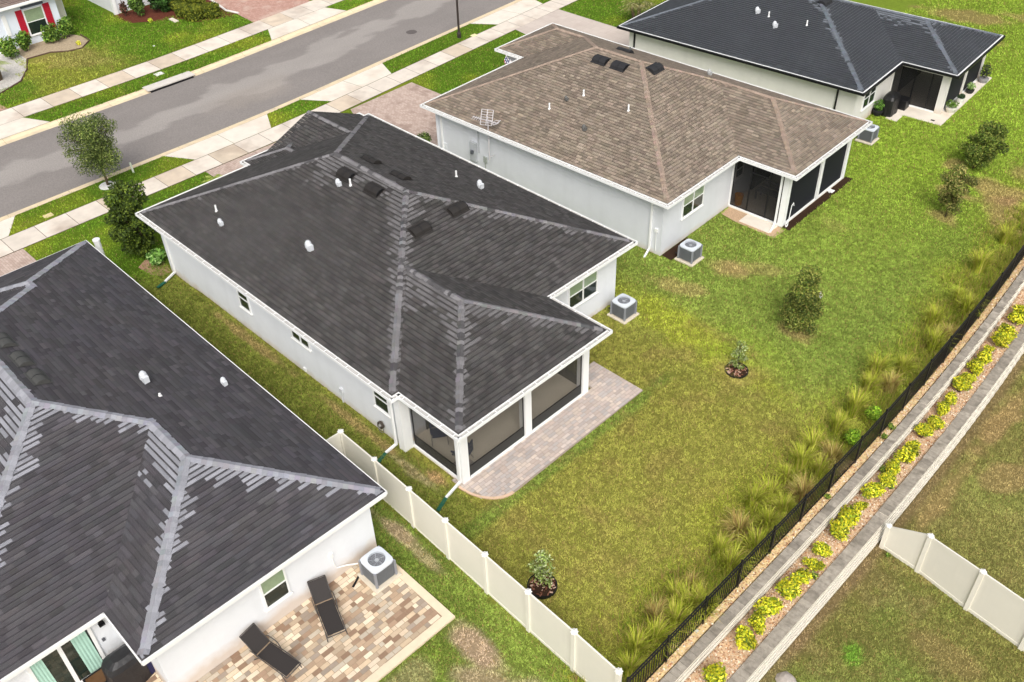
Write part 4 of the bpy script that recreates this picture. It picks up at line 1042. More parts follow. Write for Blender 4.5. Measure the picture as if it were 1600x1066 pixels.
# ------------------------------------------------------------------ retaining walls
BLOCK = mat('block_face', (1, 1, 1), .95, .1, .16, 9, .6, 40, attr='tint')
def retaining(name, label, x_back, x_front, top, steps, ncourse, y0, y1):
    wl = empty(name, (x_front, y0, top), 0, label, 'retaining wall'); rnd = random.Random(name+label)
    body, caps = MB(), MB()
    st = .46
    y = y0
    while y < y1:
        o = float(off(y+st/2)); lift = 0
        for (ys_, dz) in steps:
            if y > ys_: lift = dz
        for k in range(ncourse):
            zt = lift-.018-k*.205; s_ = (k % 2)*st/2; xo = x_front+o+.035+.012*k-x_front
            kk = rnd.uniform(.95, 1.04)
            body.box(x_back+o-x_front+.03, xo, y-y0+s_, y-y0+s_+st-.002, zt-.128, zt-.0, tuple(v*kk for v in L(232, 226, 212)))
            body.box(x_back+o-x_front+.05, xo-.014, y-y0+s_, y-y0+s_+st, zt-.205, zt-.128, L(92, 84, 74))  # shadow line below each course, painted in as a dark band
        kk = rnd.uniform(.8, 1.12)
        for h2 in (0, .5):
            k3 = kk*rnd.uniform(.9, 1.08); caps.box(x_back+o-x_front, x_front+o-x_front+.045, y-y0+st*h2+.004, y-y0+st*(h2+.5)-.004, lift-.016, lift, tuple(v*k3 for v in L(160, 152, 140)))
        y += st
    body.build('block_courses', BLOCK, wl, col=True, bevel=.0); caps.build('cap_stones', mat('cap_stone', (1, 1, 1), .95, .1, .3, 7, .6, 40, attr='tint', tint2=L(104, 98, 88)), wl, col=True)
    return wl
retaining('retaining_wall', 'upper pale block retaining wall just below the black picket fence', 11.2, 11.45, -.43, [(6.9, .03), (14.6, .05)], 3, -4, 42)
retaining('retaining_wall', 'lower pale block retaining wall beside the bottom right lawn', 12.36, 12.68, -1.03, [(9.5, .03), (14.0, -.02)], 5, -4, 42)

# ------------------------------------------------------------------ foliage builders
def leaf_cloud(centers, n, size, pal, rnd, up=.3, cull=None):
    """n leaf quads scattered in several ellipsoid clumps [(cx,cy,cz,rx,ry,rz)]"""
    rs = np.random.RandomState(rnd); w_ = np.array([c_[3]*c_[4]*c_[5] for c_ in centers])**.8; w_ /= w_.sum()
    ci = rs.choice(len(centers), n, p=w_); C = np.array(centers)[ci]
    d = rs.normal(size=(n, 3)); d /= np.linalg.norm(d, axis=1)[:, None]; rr = rs.uniform(0, 1, n)**.45
    P = C[:, :3]+d*C[:, 3:]*rr[:, None]
    nrm = d*.7+rs.normal(size=(n, 3))*.7; nrm[:, 2] += up; nrm /= np.linalg.norm(nrm, axis=1)[:, None]
    t = np.cross(nrm, rs.normal(size=(n, 3))); t /= np.linalg.norm(t, axis=1)[:, None]; b = np.cross(nrm, t)
    s_ = size*rs.uniform(.6, 1.3, n)[:, None]; t = t*s_; b = b*s_*.5
    V = np.stack([P-t, P-b*1.0, P+t, P+b*1.0], 1)
    pal = np.array(pal); col = pal[rs.randint(0, len(pal), n)]*rs.uniform(.7, 1.3, n)[:, None]
    clump = rs.uniform(.6, 1.35, len(centers))[ci][:, None]
    return V, col*clump
def branchy(base, top, r0, r1, limbs, rnd, mb=None):
    mb = mb or MB(); rs = random.Random(rnd); b = Vector(base); t = Vector(top)
    pts = [b.lerp(t, k/5)+Vector((rs.uniform(-.03, .03), rs.uniform(-.03, .03), 0))*(k > 0) for k in range(6)]
    mb.tube(pts, [r0+(r1-r0)*k/5 for k in range(6)], 8)
    for (f, end, r_) in limbs:
        s_ = b.lerp(t, f); e = Vector(end); m_ = s_.lerp(e, .5)+Vector((0, 0, .12)); mb.tube([s_, m_, e], [r_, r_*.7, r_*.3], 6)
    return mb
def tree(name, label, cat, x, y, z, H, W, n, size, pal, seed, trunk_h, clumps=14, tr=.05, group=None, shape='round', lean=(0, 0), extra=None):
    o = empty(name, (x, y, z), 0, label, cat, group); rs = random.Random(seed); cs_ = []; limbs = []
    for k in range(clumps):
        f = (k+.5)/clumps; zz = trunk_h+(H-trunk_h)*(.08+.84*f)
        if shape == 'round': wd = W/2*math.sqrt(max(.05, 1-(2*f-1)**2*.85))
        elif shape == 'cone': wd = W/2*(1.02-.75*f)
        else: wd = W/2*(.5+.5*f)
        a = k*2.4+rs.uniform(-.4, .4); rr = wd*rs.uniform(.35, .75)
        cr = W*rs.uniform(.12, .25)
        cx, cy = rr*math.cos(a)+lean[0]*f, rr*math.sin(a)+lean[1]*f
        cs_.append((cx, cy, zz, cr, cr, cr*rs.uniform(.6, .95))); limbs.append((min(.95, max(.2, (zz-.25*W*.5)/H)), (cx, cy, zz), tr*.35))
    if extra: cs_ += extra
    branchy((0, 0, -.1), (lean[0]*.7, lean[1]*.7, H*.85), tr, tr*.3, limbs, seed).build('trunk', BARK, o, smooth_=True)
    V, C = leaf_cloud(cs_, n, size, pal, seed); tris('crown', V, C, LEAF, o)
    return o
PAL_OAK = [L(68, 88, 36), L(88, 106, 44), L(112, 128, 60), L(54, 70, 32), L(136, 148, 80)]
tree('oak_tree', 'young street oak with airy olive crown in the verge, white ring at its foot', 'tree', -25.06, 2.06, -.1, 3.8, 3.3, 20000, .042, PAL_OAK, 5, 1.1, 30, .07, lean=(.1, -.2))
tree('evergreen_tree', 'dense dark green evergreen at the front corner of the middle house', 'tree', -18.1, .15, -.1, 3.7, 2.3, 12000, .07, [L(58, 76, 24), L(78, 98, 30), L(46, 62, 22), L(110, 128, 44), L(68, 86, 28)], 8, .1, 26, .06)
GT = 'young trees in the back lawns'
PT = [L(88, 108, 40), L(112, 128, 50), L(132, 130, 62), L(66, 84, 34), L(150, 156, 78)]
tree('young_tree', 'bushy young tree with a black stake in the lawn behind the brown-roofed house', 'tree', 5.9, 15.17, -.12, 2.85, 1.8, 14000, .045, PT, 3, .12, 28, .035, GT, 'cone')
tree('young_tree', 'upper of the two young trees at the right edge of the lawn, dark leafy crown', 'tree', 5.23, 31.95, -.2, 2.25, 2.1, 9500, .055, [L(84, 104, 38), L(106, 126, 48), L(66, 84, 34), L(132, 138, 64)], 14, .3, 18, .04, GT, 'round', (.3, .1))
tree('young_tree', 'lower of the two young trees at the right edge, sparse brownish crown', 'tree', 6.26, 26.87, -.2, 2.35, 1.7, 6500, .05, [L(102, 114, 48), L(128, 130, 64), L(82, 94, 42), L(148, 136, 82)], 21, .3, 15, .035, GT, 'wide', (.1, 0))
def sapling(label, x, y, z, H, W, n, pal, seed):
    o = tree('sapling', label, 'tree', x, y, z, H, W, n, .045, pal, seed, .12, 11, .018, 'thin saplings in edged mulch rings', 'cone'); return o
SP = [L(130, 150, 72), L(152, 168, 98), L(108, 128, 58), L(178, 188, 140)]
sapling('thin sapling in a mulch ring near the middle house patio lawn', 5.53, 11.57, -.1, 1.45, .95, 620, SP, 31)
sapling('thin sapling in a mulch ring close to the cream fence', 6.84, -.29, -.2, 1.65, .95, 800, SP, 37)
def mulch_ring(label, x, y, z, r_):
    o = empty('mulch_ring', (x, y, z), 0, label, 'mulch ring', 'edged mulch rings'); mb = MB(); rs = random.Random(label)
    mb.lathe(0, 0, [(r_*.97, -.05), (r_*.97, .06), (r_*1.04, .06), (r_*1.04, -.05)], 22); mb.build('edging', BLACKM, o)
    MB().lathe(0, 0, [(r_*.96, .02), (r_*.5, .05), (.001, .06)], 22).build('mulch', MULCH, o)
    ch_ = MB()
    for k in range(70):
        a = rs.uniform(0, 6.28); q = r_*.9*math.sqrt(rs.random()); px, py = q*math.cos(a), q*math.sin(a); t = rs.uniform(0, 3); l = rs.uniform(.02, .06)
        M = Matrix.Translation((px, py, .065)) @ Matrix.Rotation(t, 4, 'Z') @ Matrix.Rotation(rs.uniform(-.4, .4), 4, 'X'); ch_.box(-l, l, -l*.4, l*.4, -.005, .008, random.choice((L(150, 104, 84), L(110, 70, 54), L(190, 160, 140))), M)
    ch_.build('bark_chips', TINT, o, col=True); return o
mulch_ring('black edged mulch ring around the sapling right of the patio', 5.55, 11.5, -.09, .42)
mulch_ring('black edged mulch ring around the sapling by the cream fence', 6.86, -.33, -.19, .43)
tag(MB().lathe(-25.06, 2.06, [(.001, -.05), (.36, -.06), (.44, -.085), (.44, -.1)], 20).build('tree_ring', mat('pale_ring', L(216, 214, 212), .9)), 'pale round ring on the verge around the street oak', 'tree ring')
tag(MB().tube([(5.97, 14.95, -.2), (5.87, 15.6, 1.9)], .022, 8).build('stake', BLACKM), 'black stake leaning against the bushy young tree', 'stake')
tag(MB().box(5.33, 5.47, 17.5, 17.64, -.16, .02).box(5.37, 5.43, 17.54, 17.6, .02, .16).build('utility_stub', mat('stub_white', L(225, 225, 222), .6), bevel=.01), 'small white marker in the lawn right of the staked tree', 'marker')

# generic small shrubs
def shrub(name, label, cat, x, y, z, W, H, n, size, pal, seed, group=None, build_parts=True):
    o = empty(name, (x, y, z), 0, label, cat, group); rs = random.Random(seed); cs_ = []
    for k in range(9):
        a = rs.uniform(0, 6.28); q = W/2*rs.uniform(0, .55); cs_.append((q*math.cos(a), q*math.sin(a), H*rs.uniform(.35, .72), W*.26, W*.26, H*.3))
    V, C = leaf_cloud(cs_, n, size, pal, seed, .5); tris('foliage', V, C, LEAF, o)
    st = MB()
    for k in range(5):
        a = k*1.256; st.tube([(0, 0, -.03), (W*.2*math.cos(a), W*.2*math.sin(a), H*.5)], [.012, .006], 5)
    st.build('stem', BARK, o)
    return o
YPAL = [L(210, 202, 42), L(194, 194, 38), L(170, 178, 38), L(222, 214, 72), L(122, 142, 34), L(92, 114, 32)]
GPAL = [L(92, 120, 44), L(120, 146, 56), L(76, 98, 40), L(150, 160, 60)]
ysh = [(12.06, 1.15, 1.), (12.07, 2.65, 1.05), (12.01, 3.34, .95), (11.94, 4.13, 1.1), (11.96, 4.98, 1.15), (12.03, 5.59, 1.), (12.02, 6.36, .75), (11.99, 7.01, 1.05), (11.9, 7.95, 1.05), (11.85, 8.76, 1.1), (11.89, 9.48, .7), (11.93, 10.3, 1.05), (11.95, 11.04, .95), (11.83, 11.65, 1.), (11.92, 12.48, 1.05), (11.83, 13.17, .9), (11.77, 13.96, 1.), (11.84, 14.7, .8), (11.75, 15.58, 1.), (11.66, 16.35, .8), (11.66, 17.15, 1.), (11.63, 17.74, .95), (11.63, 18.52, .9), (11.53, 19.36, .95), (11.49, 19.99, .75), (11.61, 20.7, 1.), (11.58, 21.51, 1.), (11.4, 22.53, 1.), (11.44, 23.11, .9)]
ORD = ['first', 'second', 'third', 'fourth', 'fifth', 'sixth', 'seventh', 'eighth', 'ninth', 'tenth', 'eleventh', 'twelfth', 'thirteenth', 'fourteenth', 'fifteenth', 'sixteenth', 'seventeenth', 'eighteenth', 'nineteenth', 'twentieth', 'twenty-first', 'twenty-second', 'twenty-third', 'twenty-fourth', 'twenty-fifth', 'twenty-sixth', 'twenty-seventh', 'twenty-eighth', 'twenty-ninth', 'thirtieth', 'thirty-first', 'thirty-second', 'thirty-third', 'thirty-fourth', 'thirty-fifth', 'thirty-sixth', 'thirty-seventh', 'thirty-eighth', 'thirty-ninth', 'fortieth']
protoY = [shrub('dwarf_shrub', '', 'shrub', 0, 0, 0, .62, .5, 1500, .04, YPAL, 50+k, 'yellow dwarf shrubs between the retaining walls') for k in range(4)]
usedp = set()
for i, (x, y, s_) in enumerate(ysh):
    lab = ('smaller ' if s_ < .82 else '')+'yellow-green dwarf shrub in the gravel bed, '+ORD[i]+' from the bottom of the photo'
    p_ = protoY[i % 4]; sc = (s_*(1.32+.22*math.sin(i*2.3)), s_*(1.32+.22*math.sin(i*2.3+1)), s_*(1.15+.15*math.sin(i*4.1)))
    if i < 4: p_.location = (x, y, -1.1); p_.scale = sc; p_['label'] = lab
    else: dup(p_, (x, y, -1.1), i*1.7, lab, sc)

# ornamental grass clumps along the black fence
def grass_clump(seed, n=420, Hh=.68, spread=.58, pal=None):
    rs = np.random.RandomState(seed); o = empty('grass_clump', (0, 0, 0)); Vs = []; Cs = []
    pal = np.array(pal)
    for k in range(n):
        a = rs.uniform(0, 6.283); ln = Hh*rs.uniform(.4, 1.25); sp = spread*rs.uniform(.1, 1.0)*(.75+.4*math.sin(a+seed)); b0 = rs.uniform(0, .2)
        bx, by = b0*math.cos(a), b0*math.sin(a); px, py = -math.sin(a)*.011, math.cos(a)*.011; col = pal[rs.randint(len(pal))]*rs.uniform(.75, 1.25)
        prev = (bx, by, 0); 
        for s_ in (1, 2, 3, 4):
            t = s_/4; x = bx+math.cos(a+.5*t*math.sin(k*7.1))*sp*t**1.6; y = by+math.sin(a+.5*t*math.sin(k*7.1))*sp*t**1.6; z = ln*math.sin(min(1.9, t*(1.2+.7*sp/spread)))/1.0
            w0 = 1.2-(s_-1)*.28; w1 = 1.2-s_*.28
            Vs.append([(prev[0]-px*w0, prev[1]-py*w0, prev[2]), (prev[0]+px*w0, prev[1]+py*w0, prev[2]), (x+px*w1, y+py*w1, z), (x-px*w1, y-py*w1, z)]); Cs.append(col)
            prev = (x, y, z)
    tris('blades', np.array(Vs), np.array(Cs), GRASSB, o)
    mb = MB().lathe(0, 0, [(.11, 0), (.09, .05), (.001, .08)], 10); mb.build('crown', mat('clump_base', L(108, 84, 50), .95), o)
    return o
PG = [L(178, 184, 62), L(160, 172, 52), L(192, 194, 82), L(140, 156, 46), L(180, 164, 92)]
PGt = [L(186, 170, 98), L(170, 146, 88), L(164, 162, 72), L(148, 120, 74), L(196, 184, 114)]
gl = [(8.96, 26.88), (9.11, 24.03), (9.46, 21.27), (9.38, 19.27), (10.24, 18.84), (10.04, 20.82), (10.06, 17.87), (9.87, 15.84), (10.02, 14.62), (9.25, 14.98), (9.45, 14.09), (9.7, 12.64), (9.75, 11.45), (9.67, 9.95), (9.76, 9.13), (9.77, 8.25), (10.56, 7.94), (9.77, 7.19), (10.39, 7.05), (10.37, 10.04), (10.36, 9.25), (9.91, 5.36), (9.91, 4.31), (10.46, 4.0), (10.0, 2.66), (9.96, 2.02), (10.41, 2.02), (10.71, 2.31), (9.89, 1.11), (10.48, 1.34), (10.21, -.11), (10.49, -.69), (10.4, .46), (9.54, 6.62), (10.32, 6.24), (10.63, 5.18)]
gl = sorted(gl, key=lambda p: p[1]); tanset = {3, 8, 12, 17, 22, 26, 30}
PGB = [grass_clump(100+k, pal=PG) for k in range(3)]; PGT = [grass_clump(120+k, pal=PGt, Hh=.58) for k in range(2)]
for p_ in PGB+PGT: p_['category'] = 'ornamental grass'; p_['group'] = 'ornamental grass clumps along the black fence'
cnt = {0: 0, 1: 0}; used = set()
for i, (x, y) in enumerate(gl):
    tn = 1 if i in tanset else 0; fam = PGT if tn else PGB; p_ = fam[cnt[tn] % len(fam)]
    lab = ('dry tan' if tn else 'yellow-green')+' ornamental grass clump beside the black fence, '+ORD[cnt[tn]]+' such clump from the bottom'
    cnt[tn] += 1; z = float(G(x, y))-.01; s_ = .95+.4*((i*7) % 5)/5
    if p_.name not in used: p_.location = (x, y, z); p_.scale = (s_, s_, s_); p_['label'] = lab; used.add(p_.name)
    else: dup(p_, (x, y, z), i*1.3, lab, (s_, s_, s_))
BPAL = [L(144, 180, 44), L(124, 164, 40), L(168, 194, 62), L(98, 138, 36)]
shrub('bright_shrub', 'bright lime shrub by the black fence, nearer the bright yellow bed', 'shrub', 10.36, 12.8, -.42, .7, .75, 1500, .045, BPAL, 61)
shrub('bright_shrub', 'bright lime shrub touching the black fence, lower of the two lime ones', 'shrub', 10.42, 11.2, -.42, .75, .8, 1500, .045, BPAL, 62)
for i, (x, y, s_) in enumerate([(11.05, 12.3, .3), (11.02, 12.9, .35), (11.08, 8.6, .28), (12.15, 11.0, .3), (11.62, 14.2, .3), (12.25, 6.1, .3), (11.6, 11.5, .35), (13.25, 9.2, .22)]):
    shrub('weed', ['small weed on the gravel lip below the lime shrubs', 'taller weed on the gravel lip above the lime shrubs', 'small weed behind the upper wall cap', 'green weed beside the lower wall cap', 'grey-green weed against the upper wall face', 'pale weed on the lower wall cap near its step', 'weed at the foot of the upper wall, middle of the bed', 'weed at the foot of the corner fence post'][i], 'weed', x, y, float(G(x, y)), s_, s_*.9, 220, .035, GPAL, 80+i)

# front garden plants
shrub('shrub', 'rounded green shrub between the middle house and the brown-roofed house front', 'shrub', -15.95, 14.9, -.1, 1.0, 1.15, 2200, .06, [L(74, 96, 36), L(98, 122, 52), L(54, 74, 28), L(130, 148, 84)], 201)
shrub('shrub', 'broad-leaved light green shrub under the front corner of the middle house', 'shrub', -16.75, .25, -.03, .95, .75, 800, .1, [L(92, 130, 52), L(112, 150, 70), L(66, 104, 40), L(150, 180, 110)], 202)
def palm(name, label, x, y, z, H, fr_n, fl_, pal, seed, tr=.08):
    o = empty(name, (x, y, z), 0, label, 'palm'); rs = random.Random(seed)
    st = MB()
    for k in range(3 if tr > .1 else 1):
        a = k*2.1; st.tube([(.12*k*math.cos(a), .12*k*math.sin(a), -.1), (.25*k*math.cos(a), .25*k*math.sin(a), H)], [tr, tr*.7], 8)
    st.build('trunk', BARK, o); Vs = []; Cs = []
    for k in range(fr_n):
        a = k*2.4+rs.uniform(-.2, .2); el = rs.uniform(.1, .9); prev = None; n = 10
        for s_ in range(n+1):
            t = s_/n; rr = fl_*t; x_ = rr*math.cos(a); y_ = rr*math.sin(a); z_ = H+fl_*(el*t-(.5+.4*el)*t*t)
            if prev is not None:
                wd = .22*fl_*math.sin(math.pi*min(1, t+.08))*1.0+.02
                for sg in (-1, 1):
                    for q in range(2):
                        tt = q/2; bx, by, bz = [prev[i_]+( (x_, y_, z_)[i_]-prev[i_])*tt for i_ in range(3)]
                        ex = bx+(-math.sin(a)*sg*wd+math.cos(a)*wd*.6); ey = by+(math.cos(a)*sg*wd+math.sin(a)*wd*.6); ez = bz-wd*.35
                        hx, hy = math.cos(a)*.02, math.sin(a)*.02
                        Vs.append([(bx-hx, by-hy, bz), (bx+hx, by+hy, bz), (ex, ey, ez)]); Cs.append(np.array(pal[rs.randrange(len(pal))])*rs.uniform(.7, 1.2))
            prev = (x_, y_, z_)
    tris('fronds', np.array(Vs), np.array(Cs), LEAF, o); return o
PP = [L(150, 166, 70), L(120, 140, 56), L(176, 186, 100)]
palm('small_palm', 'small yellowish palm by the driveway in front of the middle house', -21.0, 5.75, -.1, .25, 12, .75, PP, 301, .05)
palm('palm', 'bushy palm with drooping fronds beside the black-roofed house front', -18.9, 36.0, -.1, 1.0, 26, 1.6, [L(120, 118, 60), L(96, 102, 50), L(150, 140, 84), L(84, 84, 44), L(170, 160, 120)], 302, .12)
palm('palm', 'young palm on pale gravel at the left edge across the street', -42.0, 3.6, -.1, .9, 14, 1.2, [L(128, 146, 66), L(150, 160, 86), L(110, 120, 56)], 303, .12)
EP = [L(84, 120, 40), L(110, 146, 52), L(60, 92, 30), L(140, 164, 70)]
for i, (x, y, w_, h_) in enumerate([(-44.6, 5.5, 1.4, 1.5), (-45.2, 6.7, 1.2, 1.4), (-45.2, 8.4, 1.3, 1.3), (-45.4, 9.6, 1.3, 1.5)]):
    shrub('shrub', ['tall leafy shrub at the left end of the bed below red shutters', 'green shrub under the left red shutter', 'green shrub under the right red shutter', 'dark green shrub at the wall corner right of the red shutters'][i], 'shrub', x, y, -.12, w_, h_, 1500, .09, EP, 310+i)
FPAL = [L(66, 92, 32), L(84, 112, 40), L(48, 70, 24), L(98, 124, 50)]
HP = [L(104, 112, 30), L(84, 94, 26), L(122, 126, 40), L(64, 76, 22)]
tree('evergreen_shrub', 'tall dark green shrub against the white house across the street', 'shrub', -45.0, 16.3, -.1, 2.0, 2.1, 4200, .09, [L(44, 74, 26), L(58, 92, 34), L(36, 60, 22)], 320, .05, 14, .05)
shrub('shrub', 'leafy green shrub left of the tall dark one across the street', 'shrub', -45.4, 14.8, -.1, 1.4, 1.4, 1500, .09, FPAL, 321)
shrub('shrub', 'dark red spiky shrub at the white house corner across the street', 'shrub', -46.0, 13.95, -.1, .7, 1.1, 600, .08, [L(84, 52, 52), L(70, 60, 40), L(110, 70, 60)], 322)
tree('evergreen_shrub', 'dark hedge plant behind the red mulch across the street', 'shrub', -45.6, 18.6, -.1, 1.3, 2.4, 3000, .09, [L(40, 66, 26), L(54, 84, 32)], 323, .05, 12, .05)
def dome(label, x, y, r_, h_, seed):
    o = empty('clipped_hedge', (x, y, -.1), 0, label, 'hedge', 'clipped round hedges across the street')
    MB().lathe(0, 0, [(r_*.8, 0), (r_*.95, h_*.3), (r_*.95, h_*.65), (r_*.75, h_*.9), (.001, h_*.97)], 18).build('foliage_core', mat('hedge_core', L(62, 72, 26), .95, .1, .3, 14, .6, 30), o)
    rs = np.random.RandomState(seed); n = 900; a = rs.uniform(0, 6.283, n); q = rs.uniform(0, 1, n); rr = np.where(q > .55, r_*.97, r_*np.sqrt(rs.uniform(0, 1, n))); zz = np.where(q > .55, h_*rs.uniform(.1, .85, n), h_*.97)
    P = np.stack([rr*np.cos(a), rr*np.sin(a), zz], -1); t = rs.normal(size=(n, 3))*.05; b = rs.normal(size=(n, 3))*.04
    V = np.stack([P-t, P-b, P+t, P+b], 1); C = np.array(HP)[rs.randint(0, 4, n)]*rs.uniform(.8, 1.4, n)[:, None]; tris('leaves', V, C, LEAF, o); return o
dome('clipped round hedge nearest the driveway border', -41.4, 17.9, .62, .75, 1); dome('clipped round hedge left of the driveway border one', -41.9, 16.9, .68, .75, 2)
dome('clipped round hedge behind the pale stone', -43.3, 18.0, .62, .75, 3); dome('clipped round hedge at the far back of the group', -43.0, 16.7, .5, .7, 4); dome('large clipped hedge left of the pale stepping stone', -44.4, 15.95+1.3, .75, .9, 5)
tag(MB().box(-43.1, -42.3, 15.6, 15.9, -.1, -.03).build('stepping_stone', CONC), 'pale flat stone slab by the clipped hedges', 'stone')
tag(MB().tube([(-44.6, 19.6, -.07), (-42.6, 19.3, -.06), (-41.5, 19.1, -.05), (-40.4, 19.4, -.06)], .08, 6).build('bed_border', mat('border_white', L(222, 220, 214), .8)), 'white curved edging between the hedge bed and pink pavers', 'edging')
REDM = mat('red_mulch', L(96, 54, 42), .95, .1, .35, 9, .6, 30)
bedsheet([(-46.8, 13.4), (-44.6, 13.5), (-43.9, 14.4), (-43.2, 15.4), (-42.6, 16.3), (-41.2, 16.6), (-40.4, 18.8), (-40.5, 19.4), (-46.8, 19.6)], .012, 'red-brown mulch bed around the hedges across the street', REDM)
GRAV = mat('pale_gravel', L(186, 182, 176), .95, .1, .35, 9, .7, 14)
bedsheet([(-46.1, 2), (-41.5, 1.0), (-40.1, 2.9), (-40.9, 4.4), (-42.4, 5.4), (-44.0, 6.1), (-46.1, 6.1)], .014, 'pale grey gravel bed around the young palm across the street', GRAV, 'gravel_bed', 'gravel bed')
bedsheet([(-46.1, 6.1), (-44.0, 6.1), (-43.9, 7.6), (-43.2, 8.5), (-43.0, 9.3), (-43.9, 10.2), (-45.2, 10.2), (-46.1, 9.7)], .014, 'brownish gravel bed below the red shutters', mat('brown_gravel', L(168, 152, 128), .95, .1, .35, 9, .7, 14), 'gravel_bed', 'gravel bed')
tag(MB().tube([(-41.4, .95, -.07), (-40.05, 2.85, -.07), (-40.85, 4.42, -.07), (-42.35, 5.45, -.07), (-43.9, 6.15, -.07), (-43.8, 7.6, -.07), (-43.1, 8.45, -.07), (-42.9, 9.3, -.07), (-43.8, 10.25, -.07), (-45.2, 10.3, -.07)], .05, 6).build('bed_edging', mat('edging_dark', L(86, 66, 56), .9)), 'dark curved edging round the gravel beds across the street', 'edging')
shrub('flowering_plant', 'small yellow plant in the brown gravel bed', 'plant', -43.6, 9.4, -.1, .4, .3, 250, .06, [L(220, 216, 80), L(200, 200, 70)], 330)
shrub('flowering_plant', 'small yellow plant at the front of the red mulch bed', 'plant', -43.6, 14.6, -.1, .45, .3, 250, .06, [L(220, 216, 80), L(180, 196, 60)], 331)
bedsheet([(-17.6, .0), (-17.3, -.45), (-16.3, -.35), (-15.9, .0), (-15.95, .4), (-17.3, .6)], .015, 'pebbly pinkish bed below the broad-leaved shrub', mat('pebbles', L(176, 140, 118), .95, .1, .45, 22, .8, 20), 'pebble_bed', 'pebble bed')
bedsheet([lc(*p)[:2] for p in ((-1.0, 5.0), (.0, 4.8), (1.9, 4.75), (1.95, 5.6), (1.6, 5.7), (-1.0, 5.7))], .012, 'tan pebbles around the concrete step of the brown-roofed house', mat('tan_pebbles', L(186, 158, 130), .95, .1, .4, 22, .8, 20), 'pebble_bed', 'pebble bed')

# ------------------------------------------------------------------ street furniture
lp = empty('street_lamp', (-25.73, 26.42, -.1), 0, 'tall dark street lamp pole rising from the verge', 'street lamp')
DP = mat('lamp_dark', L(52, 44, 42), .5, .4)
MB().tube([(0, 0, 0), (0, 0, 5.6)], [.075, .055], 12).build('pole', DP, lp); MB().lathe(0, 0, [(.13, 0), (.13, .3), (.08, .42)], 12).build('base', DP, lp)
MB().lathe(0, 0, [(.06, 5.6), (.22, 5.7), (.25, 6.1), (.1, 6.25), (.001, 6.3)], 14).build('lantern', DP, lp)
si = empty('storm_drain', (-33.9, 10.45, -.1), 0, 'concrete storm drain inlet with dark slot at the far kerb', 'storm drain')
MB().box(-.42, .3, -1.55, 1.55, .0, .06).build('lid', mat('inlet_conc', L(206, 200, 192), .9, .2, .1, 4), si)
MB().box(.2, .36, -1.4, 1.4, -.16, -.012).build('opening', DARK, si)
def lid(label, x, y, w_, l_, col, z=-.1, rnd_=False):
    mb = MB()
    if rnd_: mb.lathe(x, y, [(w_, z), (w_, z+.008), (.001, z+.01)], 22)
    else: mb.box(x-w_/2, x+w_/2, y-l_/2, y+l_/2, z-.02, z+.03)
    return tag(mb.build('manhole_cover' if rnd_ else 'ground_hatch', mat('lid'+str(col), L(*col), .8, .2, .15, 20)), label, 'manhole cover' if rnd_ else 'utility lid')
lid('dark round manhole cover in the road', -28.96, 25.16, .36, 0, (96, 90, 88), -.168, True)
lid('white square utility lid in the far verge above the storm drain', -35.42, 10.6, .42, .5, (228, 226, 220))
lid('small beige meter lid in the near verge left of the oak', -24.52, -1.26, .32, .42, (214, 196, 150))
lid('small cream meter lid in the verge beside the lamp pole', -25.3, 27.3, .32, .42, (232, 218, 170))
lid('tiny round cover beside the black fence post', 10.98, 1.7, .09, .1, (210, 205, 196), -.42)
lid('grey square stone near the far sidewalk', -39.66, 12.6, .12, .12, (236, 236, 236))
us = tag(MB().tube([(-25.3, 3.57, -.1), (-25.36, 3.56, .45)], .05, 8).build('marker_post', mat('marker', L(214, 222, 206), .6)), 'short pale utility marker in the verge right of the oak', 'marker')
wp = empty('capped_pipe', (-17.42, -1.7, -.1), 0, 'white capped round column standing behind the charcoal roof corner', 'column')
MB().tube([(0, 0, 0), (0, 0, 2.0)], .13, 18).build('shaft', TRIM, wp, smooth_=False); MB().lathe(0, 0, [(.15, 1.96), (.15, 2.03), (.001, 2.05)], 18).build('cap', TRIM, wp)

# ------------------------------------------------------------------ house D small things
def pot(label, x, y, r_, h_, col, pal, seed, ph=.35):
    o = empty('plant_pot', ld(x, y, -.14), 0, label, 'plant pot')
    MB().lathe(0, 0, [(r_*.7, 0), (r_, h_*.7), (r_*1.02, h_), (r_*.88, h_), (r_*.85, h_*.85), (.001, h_*.85)], 18).build('pot', mat('pot'+str(col), L(*col), .7), o)
    V, C = leaf_cloud([(0, 0, h_+ph*.45, r_*1.1, r_*1.1, ph*.5)], 260, .06, pal, seed); tris('foliage', V, C, LEAF, o); return o
pot('white bowl planter with green plant at the porch corner of the black-roofed house', 2.2, 5.8, .3, .3, (214, 212, 200), [L(90, 120, 50), L(110, 140, 64)], 401)
pot('small white pot with a dark plant along the black screens', 2.2, 7.1, .2, .32, (224, 224, 218), [L(60, 80, 50)], 402, .2)
pot('black pot with a pale green plant along the black screens', 2.15, 8.7, .22, .22, (44, 44, 44), [L(150, 176, 110), L(120, 150, 84)], 403, .4)
pot('grey pot with thin dark stems at the far end of the porch', 2.24, 10.5, .26, .26, (150, 148, 150), [L(50, 58, 44)], 404, .9)
pot('black pot holding a round green bush beside the covered barbecue', -.72, 3.15, .28, .3, (40, 40, 42), [L(84, 124, 44), L(104, 146, 56), L(66, 100, 34)], 405, .6)
gD = empty('covered_grill', ld(-.35, 3.75, -.16), D_ROT, 'barbecue under a rounded black cover beside the black-roofed house', 'grill')
cover('grill_cover', '', 0, 0, 0, 0, .7, 1.1, 1.15, L(24, 24, 26), gD, 5)
bD = empty('storage_box', ld(-.05, 4.72, -.14), D_ROT, 'low black storage box between the covered barbecue and the dark porch', 'box')
